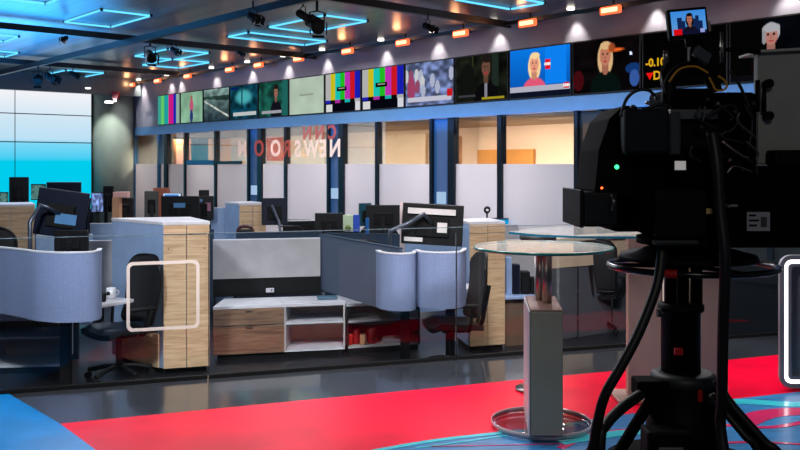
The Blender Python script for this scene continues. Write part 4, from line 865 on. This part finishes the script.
pa, pb_ = Vector((.748, 5.03)), Vector((.932, 5.03)); bk = Vector((.05, .56))
MB().prism([tuple(pa), tuple(pb_), tuple(pb_+bk*.96), tuple(pa+bk)], .045, .755, .006).build('pedestal', mat('pedestal_grey', (.56, .55, .50), .45, .0, var=.04), q)
MB().prism([tuple(pa+Vector((-.012, .0))), tuple(pa+Vector((-.004, 0))), tuple(pa+bk+Vector((-.004, 0))), tuple(pa+bk+Vector((-.012, 0)))], .045, .757).build('side_plate', WHT, q)
MB().prism([tuple(pa+Vector((.0, .004))), tuple(pb_+Vector((0, .004))), tuple(pb_+bk*.96), tuple(pa+bk)], .756, .764, .002).build('pedestal_top', mat('copper_top', (.60, .48, .44), .4, .5), q)
MB().lathe([(.29, .009), (.30, .014), (.30, .036), (.29, .044)], (.86, 5.36, 0), 56).build('base_disc', glass('acrylic_base', (.92, .88, .90), .5), q)
band(MB(), .86, 5.36, .302, .010, .043).build('base_rim', mat('acrylic_rim', (.65, .62, .64), .15, coat=.6), q)
# ------------------------------------------------------------------ long glass desk behind it
GR2 = SHEEN_GLASS.copy(); GR2.name = 'thin_desk_glass'; GR2.node_tree.nodes['Principled BSDF'].inputs['Alpha'].default_value = .30
q = thing('glass_desk', 'long glass desk on wide rose metal columns behind the camera pedestal', 'desk', (1.9, 6.2, 0))
gz = 1.125
gp = [XY(509, 6.2), XY(540, 5.95), XY(580, 5.83), XY(650, 5.80), XY(730, 5.85), XY(735, 6.3), XY(640, 6.7), XY(560, 6.75), XY(525, 6.5)]
MB().prism(gp, gz-.018, gz, .002).build('tabletop', GR2, q)
MB().path_wall([(x, y-.004) for x, y in gp[:5]], gz-.017, gz-.002, .004, False).build('glass_rim', mat('glass_rim_blue', (.08, .34, .44), .15), q)
for (p0, p1, Y) in ((628, 662, 5.95), (697, 726, 5.95)):
    c = Vector(XY((p0+p1)/2, Y)); wd = (p1-p0)/F*Y
    MB().box((c.x, c.y+.03, (gz+.03)/2-.01), (wd, .06, gz-.05), 0, .006).build('column', BRZ, q)
    # flared foot
    MB().prism([(c.x-wd/2-.09, c.y-.12), (c.x+wd/2+.02, c.y-.12), (c.x+wd/2+.02, c.y+.2), (c.x-wd/2-.09, c.y+.2)], .008, .03, .004).build('foot', BRZ, q)
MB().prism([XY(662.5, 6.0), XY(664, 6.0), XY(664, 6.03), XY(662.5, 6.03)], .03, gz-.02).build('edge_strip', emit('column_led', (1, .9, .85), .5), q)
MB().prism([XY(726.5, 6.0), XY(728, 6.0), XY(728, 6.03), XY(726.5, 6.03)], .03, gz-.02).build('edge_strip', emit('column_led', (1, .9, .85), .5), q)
hb = Vector(XY(538, 6.22)); MB().lathe([(.11, gz-.07), (.13, gz-.055), (.13, gz-.03), (.08, gz-.019)], (hb.x, hb.y, 0), 28).build('hub', DGR, q)
MB().cyl((hb.x, hb.y, .03), (hb.x, hb.y, gz-.07), .025, 16).build('post', CHR, q); MB().lathe([(.16, .004), (.16, .02), (.03, .03)], (hb.x, hb.y, 0), 28).build('post_foot', CHR, q)

# ------------------------------------------------------------------ glowing podium at the right edge
q = thing('lit_podium', 'grey podium with a glowing white rounded outline at the right edge', 'podium', (*XY(830, 6.25), 0))
Yp = 6.2; cx_ = XY(838, Yp)[0]; zb = .02; hh = (390-257)/F*Yp
Mp = Matrix.Translation((cx_, Yp, zb+hh/2)) @ Matrix.Rotation(R(90), 4, 'X')
wp = (838-780)*2/F*Yp
mb = MB(); b = bmesh.new()
mb.prism(rrect(wp-.16, hh-.04, .06), -.16, -.035); mb.bm.transform(Mp); mb.build('podium_body', mat('podium_grey', (.42, .42, .44), .4), q)
kk = Yp/F
ring_prism(MB(), rrect(wp, hh, .08), rrect(wp-9*kk, hh-9*kk, .05), -.03, .0, Mp).build('outer_frame', mat('podium_frame', (.50, .50, .53), .35), q)
ring_prism(MB(), rrect(wp-9.5*kk, hh-9.5*kk, .05), rrect(wp-16.5*kk, hh-16.5*kk, .03), -.034, -.008, Mp).build('light_band', emit('white_led', (1, .97, .97), 3.0), q)
ring_prism(MB(), rrect(wp-17*kk, hh-17*kk, .03), rrect(wp-23*kk, hh-23*kk, .02), -.03, .0, Mp).build('inner_frame', mat('podium_frame', (.50, .50, .53), .35), q)

# ------------------------------------------------------------------ broadcast camera on pedestal
YC = 3.6
_BB, _B2 = BLK, BLK2
BLK = mat('camera_black', (.03, .033, .037), .6, spec=.12); BLK2 = mat('camera_matte_black', (.02, .02, .024), .8, spec=.06)
ped = thing('camera_pedestal', 'black studio pedestal with round steering ring and thick column', 'camera pedestal', (*XY(684, YC+.3), 0))
cx0, cy0 = XY(683, YC+.3); rk = (YC+.3)/F
MB().lathe([(.36, .06), (.40, .09), (.40, .22), (.34, .28), (.16, .30)], (cx0, cy0, 0), 32).build('skirt', BLK2, ped)
for k in range(3):
    a = 2*math.pi*k/3+.5; MB().cyl((cx0+.3*math.cos(a)-.03, cy0+.3*math.sin(a), .0605), (cx0+.3*math.cos(a)+.03, cy0+.3*math.sin(a), .0605), .06, 18).build('wheel', BLK, ped)
def pz_(py, Y): return H-(py-164)/F*Y
Yc = YC+.3
MB().lathe([(.16, .29), (.16, pz_(404, Yc)), (.125, pz_(400, Yc)), (.125, pz_(378, Yc))], (cx0, cy0, 0), 28).build('lower_column', BLK, ped)
MB().lathe([(.13, pz_(384, Yc)), (.14, pz_(382, Yc)), (.14, pz_(374, Yc)), (.12, pz_(371, Yc))], (cx0, cy0, 0), 28).build('collar', DGR, ped)
MB().lathe([(.085, pz_(374, Yc)), (.085, pz_(312, Yc)), (.10, pz_(310, Yc)), (.10, pz_(304, Yc)), (.075, pz_(303, Yc))], (cx0-.01, cy0, 0), 28).build('middle_column', BLK, ped)
for dx in (-.055, 0, .06): MB().cyl((cx0+dx, cy0-.0, pz_(304, Yc)), (cx0+dx, cy0-.0, pz_(262, Yc)), .026, 14).build('upper_column', BLK, ped)
MB().cyl((cx0-.12, cy0-.02, pz_(312, Yc)), (cx0-.07, cy0-.02, pz_(312, Yc)), .02, 12).build('column_bolt', DGR, ped)
MB().box((cx0-.05, cy0-.095, pz_(347, Yc)), (.035, .02, .03), 0, .003).build('red_tag', mat('red_tape', (.75, .08, .06), .5), ped)
MB().box((cx0+.03, cy0-.13, pz_(388, Yc)), (.02, .02, .05), 0, .003).build('red_tag', mat('red_tape', (.75, .08, .06), .5), ped)
MB().box((cx0-.16, cy0-.05, pz_(384, Yc)), (.14, .12, .075), 0, .01).build('side_block', BLK2, ped)
bat = MB().box((cx0-.14, cy0-.22, pz_(438, Yc)), (.19, .12, .22), R(0), .01).build('battery_box', BLK, ped)
for k in range(3): MB().box((cx0-.14, cy0-.283, pz_(428+k*9, Yc)), (.10, .005, .009), 0, .001).build('white_slot', mat('slot_grey', (.5, .5, .5), .5), bat)
rz_ = pz_(266, Yc); RR = 81*rk
pts = [(cx0+.04+RR*math.cos(2*math.pi*k/36), cy0+RR*.92*math.sin(2*math.pi*k/36), rz_) for k in range(36)]
ring = MB().tube(pts, .014, 10, False, True).build('steering_ring', mat('ring_gloss_black', (.07, .07, .08), .2, .3), ped)
for a in (R(255), R(262)): 
    pass
a0 = [R(x) for x in (236, 240, 244)]; MB().tube([(cx0+.04+RR*math.cos(a), cy0+RR*.92*math.sin(a), rz_) for a in a0], .018, 10).build('red_tape', mat('red_tape', (.75, .08, .06), .5), ring)
for k in range(3):
    a = 2*math.pi*k/3+.9; MB().cyl((cx0+.04, cy0, rz_), (cx0+.04+RR*math.cos(a), cy0+RR*.92*math.sin(a), rz_), .010, 10).build('spoke', BLK, ped)
MB().lathe([(.30, pz_(259, Yc)), (.29, pz_(254, Yc)), (.15, pz_(246, Yc))], (cx0+.02, cy0, 0), 32).build('upper_dish', BLK, ped)
for px, Yl, zl in ((755, 3.9, .0), (792, 3.6, .0)):
    pass
for s_, (x1, y1) in enumerate(((cx0+.55, cy0-.15), (cx0-.48, cy0-.1), (cx0+.1, cy0+.5))):
    lg = MB().tube([(cx0+(x1-cx0)*.22, cy0+(y1-cy0)*.22, pz_(383, Yc)), (cx0+(x1-cx0)*.6, cy0+(y1-cy0)*.6, .36), (x1, y1, .07)], .026, 10).build('leg', BLK2, ped)
    MB().lathe([(.035, .0), (.04, .015), (.03, .07)], (x1, y1, 0.001), 16).build('foot', RUB, lg)

cm_ = thing('studio_camera', 'large black broadcast camera mounted on the studio pedestal', 'studio camera', (*XY(683, YC+.3), pz_(246, YC+.3)))
def part(nm, px0, px1, py0, py1, Y0, dep, mt=BLK, bev=.01, parent=None): return MB().pbox(px0, px1, py0, py1, Y0, dep, bev).build(nm, mt, parent or cm_)
# pan head stack
MB().lathe([(.15, pz_(246, Yc)), (.22, pz_(243, Yc)), (.22, pz_(236, Yc)), (.17, pz_(233, Yc))], (cx0+.02, cy0, 0), 32).build('pan_head', BLK, cm_)
part('tilt_head', 640, 742, 200, 234, 3.62, .45, BLK2, .02)
part('head_cheek', 655, 708, 190, 238, 3.58, .04, BLK, .012)
body = part('camera_body', 612, 722, 150, 232, 3.70, .5, BLK2, .02)
# sloping left hood of the camera body
mb = MB(); pl = [D(597, 192, 3.66), D(601, 150, 3.66), D(612, 118, 3.66), D(626, 105, 3.66), D(640, 105, 3.66), D(640, 192, 3.66)]
mb.prism([(p.x, p.z) for p in pl], -.0, .40, .006); mb.bm.transform(Matrix(((1, 0, 0, 0), (0, 0, -1, 4.1), (0, 1, 0, 0), (0, 0, 0, 1)))); mb.build('lens_shroud', BLK2, cm_)
part('lens_box', 583, 640, 192, 227, 3.70, .38, DKB, .012)
part('lens_front_lip', 580, 584, 190, 228, 3.69, .40, BLK, .004)
part('viewfinder', 625, 670, 109, 154, 3.55, .08, DKB, .012)
part('viewfinder_side', 670.5, 681, 112, 155, 3.56, .12, DGR, .006)
part('top_plate', 671, 718, 109, 119.5, 3.66, .16, mat('worn_grey_metal', (.36, .37, .38), .4, .6), .004)
part('upper_body', 682, 722, 120, 150, 3.70, .40, BLK, .015)
part('rear_body', 714, 758, 92, 168, 3.75, .45, BLK2, .02)
part('rear_box', 722, 815, 166, 248, 3.62, .5, BLK2, .012)
st = part('inventory_sticker', 747, 770, 212, 231, 3.612, .003, mat('sticker_grey', (.62, .62, .65), .5), .0)
for k, (a0_, a1_) in enumerate(((749, 756), (749, 759), (749, 757))): part('printed_line', a0_, a1_, 214.5+k*5, 216.3+k*5, 3.609, .002, BLK, 0, st)
part('printed_line', 761, 767, 217, 227, 3.609, .002, mat('print_grey', (.25, .25, .27), .5), 0, st)
part('top_arch_base', 668, 716, 88, 109, 3.72, .3, BLK2, .02)
mb = MB(); 
mb.tube([D(668, 104, 3.68), D(670, 84, 3.68), D(680, 71, 3.68), D(695, 68, 3.68), D(709, 76, 3.68), D(716, 92, 3.68)], .028, 12); mb.build('carry_handle', BLK, cm_)
mb = MB(); mb.tube([D(669, 82, 3.64), D(679, 69.5, 3.64), D(695, 66.5, 3.64), D(708, 73, 3.64)], .0045, 8); mb.build('yellow_cable', mat('yellow_cable', (.80, .55, .12), .4), cm_)  # orange highlight along the handle arch, drawn as a thin yellow tube
mb = MB(); mb.tube([D(709, 77, 3.64), D(713, 85, 3.64), D(716, 90, 3.64), D(723, 90, 3.64), D(727, 86, 3.64), D(724, 80, 3.64), D(718, 76, 3.64)], .0045, 8); mb.build('yellow_cable', mat('yellow_cable', (.80, .55, .12), .4), cm_)
mb = MB(); mb.box(D(702, 55, 3.72), (.08, .02, .05), R(20), .004, 0, R(28)); mb.build('tilted_bracket', mat('worn_grey_metal', (.36, .37, .38), .4, .6), cm_)
part('mast', 690, 702, 36, 70, 3.80, .04, BLK, .006)
MB().cyl(D(722, 32, 3.78), D(722, 62, 3.78), .008, 10).build('thin_post', CHR, cm_); MB().cyl(D(690, 47, 3.8), D(760, 52, 3.8), .010, 8).build('cross_bar', BLK, cm_)
MB().lathe([(.012, 0), (.012, .05)], D(666, 62, 3.7), 12).build('microphone_clip', CHR, cm_)
MB().tube([D(665, 62, 3.7), D(661, 75, 3.66), D(664, 90, 3.66), D(668, 102, 3.7)], .006, 8).build('silver_cable', CHR, cm_)
for i, pl in enumerate([[(621, 117), (626, 100), (636, 91), (648, 90), (655, 96)], [(700, 120), (730, 105), (738, 118), (732, 130), (718, 134)], [(640, 112), (660, 104), (672, 108)], [(712, 150), (728, 158), (745, 168), (760, 178)], [(730, 70), (742, 90), (752, 120), (748, 150)]]):
    MB().tube([D(x, y, 3.60+.02*i) for x, y in pl], .007, 8).build('cable', RUB, cm_)
MB().tube([D(722, 141, 3.58), D(731, 148, 3.57), D(742, 156, 3.58), D(748, 158, 3.6)], .006, 8).build('silver_lever', CHR, cm_)
MB().tube([D(727, 173, 3.56), D(735, 166, 3.56), D(752, 172, 3.58)], .004, 8).build('silver_lever', CHR, cm_)
part('white_tag', 675, 686, 161, 170, 3.55, .006, mat('tag_white', (.95, .93, .92), .5, emis=.25), .001); part('tag_holder', 672, 690, 158, 173, 3.557, .14, BLK2, .004)
part('amber_tag', 706.5, 712.5, 208.5, 214, 3.573, .006, mat('tag_amber', (.85, .68, .45), .5), .001)
def led(px, py, Y, col, r=.007): MB().lathe([(r, -.004), (r*.8, .004)], D(px, py, Y), 14, Matrix.Rotation(R(90), 4, 'X')).build('indicator_light', emit('led_%.1f%.1f' % col[:2], col, 4), cm_)
led(617, 167, 3.655, (.2, 1, .5), .009); led(602, 188, 3.655, (1, .35, .15), .005); led(720, 173, 3.61, (1, .2, .1), .005)
MB().tube([D(612, 195, 3.64), D(614, 202, 3.62), D(612, 210, 3.64)], .006, 8).build('latch', CHR, cm_)
rr = random.Random(4)
for i in range(9):
    x, y = 690+rr.random()*62, 98+rr.random()*76; pts = [(x, y), (x+rr.uniform(-9, 14), y+rr.uniform(4, 12)), (x+rr.uniform(-4, 22), y+rr.uniform(12, 26))]
    MB().tube([D(a, b_, 3.60-.01*i) for a, b_ in pts], .005, 8).build('cable', RUB if i % 3 else mat('grey_cable', (.25, .25, .27), .35), cm_)
for i, (x, y) in enumerate([(706, 100), (716, 104), (700, 127), (709, 140), (733, 112), (741, 128), (752, 104), (728, 160), (741, 170), (727, 206), (656, 98), (647, 103), (632, 107)]):
    MB().lathe([(.009, 0), (.009, .02), (.005, .025)], D(x, y, 3.62), 10, Matrix.Rotation(R(90), 4, 'X')).build('connector', CHR if i % 2 else DGR, cm_)
part('label_plate', 726, 738, 204.5, 207, 3.605, .01, mat('plate_grey', (.5, .5, .5), .4), .001)
part('rear_knobs', 655, 700, 240, 246, 3.60, .06, DGR, .01)

# small preview monitor on top
pm = thing('preview_monitor', 'small preview monitor on top of the camera showing a dark-haired woman', 'monitor', D(689, 38, 3.74))
Mm = Matrix.Translation(D(688.5, 23, 3.72)) @ Matrix.Rotation(R(6), 4, 'Z') @ Matrix.Rotation(R(-6), 4, 'Y')
TR(Mm, MB().box((0, .015, 0), (.175, .03, .128), bev=.006)).build('casing', BLK, pm)
g = Pic(70, 48, (.15, .5, .85)); g.grad((.20, .48, .78), (.35, .55, .75)); 
for (x0, y0, x1) in ((.17, .28, .32), (.25, .42, .40), (.62, .35, .72), (.7, .22, .8), (.80, .45, .9)): g.rect(x0, y0, x1, .95, (.05, .12, .28))
person_pic(g, (.05, .03, .03), (.62, .38, .30), (.06, .05, .10), .53, .1, .95); g.rect(.04, .76, .28, 1, (.75, .03, .06)); g.rect(.28, .86, 1, 1, (.05, .05, .15)); g.rect(.82, .8, .95, .95, (.5, .55, .75))
picture(g, .153, .100, Mm @ Matrix.Translation((0, -.002, .002)), pm)
TR(Mm, MB().cyl((.0, .015, -.10), (0, .015, -.06), .015, 12)).build('mount', BLK, pm)
TR(Mm, MB().box((.092, .01, -.02), (.012, .02, .045), bev=.003)).build('side_lamp', mat('warm_grey_knob', (.6, .5, .48), .4), pm)

# teleprompter style hood at the right
tp = thing('teleprompter', 'grey hooded teleprompter box behind the camera at the right edge', 'teleprompter', D(780, 164, 3.9))
MB().pbox(758, 860, 52, 164, 3.86, .05, .006).build('hood_panel', mat('hood_grey', (.60, .60, .58), .6), tp)
mb = MB(); a_ = D(757, 51.5, 3.83); b_ = D(860, 46, 3.83); mb.box((a_+b_)/2+Vector((0, .1, 0)), ((b_-a_).length, .22, .012), 0, .003, 0, -math.atan2(b_.z-a_.z, b_.x-a_.x)); mb.build('top_lip', mat('lip_white', (.72, .70, .68), .4), tp)
for px, y0, y1 in ((757.5, 80, 112), (764, 82, 112)): MB().cyl(D(px, y0, 3.83), D(px, y1, 3.83), .010, 10).build('rail', BLK, tp)
for y in (84, 116): MB().lathe([(.02, 0), (.02, .03)], D(767, y, 3.84), 14, Matrix.Rotation(R(90), 4, 'X')).build('knob', BLK, tp)
MB().pbox(775, 840, 150, 166, 3.75, .1, .01).build('lower_bracket', BLK, tp)
MB().cyl(D(788, 166, 3.95), D(788, 164, 3.95), .03, 10).build('mount', BLK, tp)

# thick floor cables
def cable(label, pts, r=.018): return tag(MB().tube(pts, r, 12).build('camera_cable', RUB), label, 'cable')
cable('thick black cable curving down the left of the camera pedestal', [D(662, 250, 3.50), D(657, 285, 3.46), D(640, 330, 3.42), D(622, 365, 3.40), D(605, 395, 3.40), D(597, 425, 3.42), D(592, 450, 3.45), D(580, 475, 3.5), (.85, 3.3, .03)], .020)
cable('black strap-like cable hanging down the right of the camera column', [D(712, 132, 3.53), D(717, 165, 3.50), D(720, 210, 3.49), D(725, 260, 3.47), D(723, 330, 3.50), D(722, 400, 3.52), D(722, 440, 3.52), (1.32, 3.35, .03)], .022)
cable('black cable looping out to the right of the pedestal base', [D(716, 380, 3.60), D(728, 400, 3.58), D(745, 420, 3.55), D(765, 442, 3.52), D(785, 462, 3.5), (1.75, 3.5, .03)], .018)
cable('second black cable to the right of the pedestal base, closer in', [D(712, 395, 3.62), D(725, 412, 3.56), D(745, 436, 3.50), D(760, 455, 3.48), (1.60, 3.4, .03)], .016)
cable('black cable bundled low at the left foot of the pedestal', [D(640, 395, 3.62), D(622, 408, 3.55), D(606, 425, 3.5), D(600, 445, 3.46), (.78, 3.45, .03)], .022)
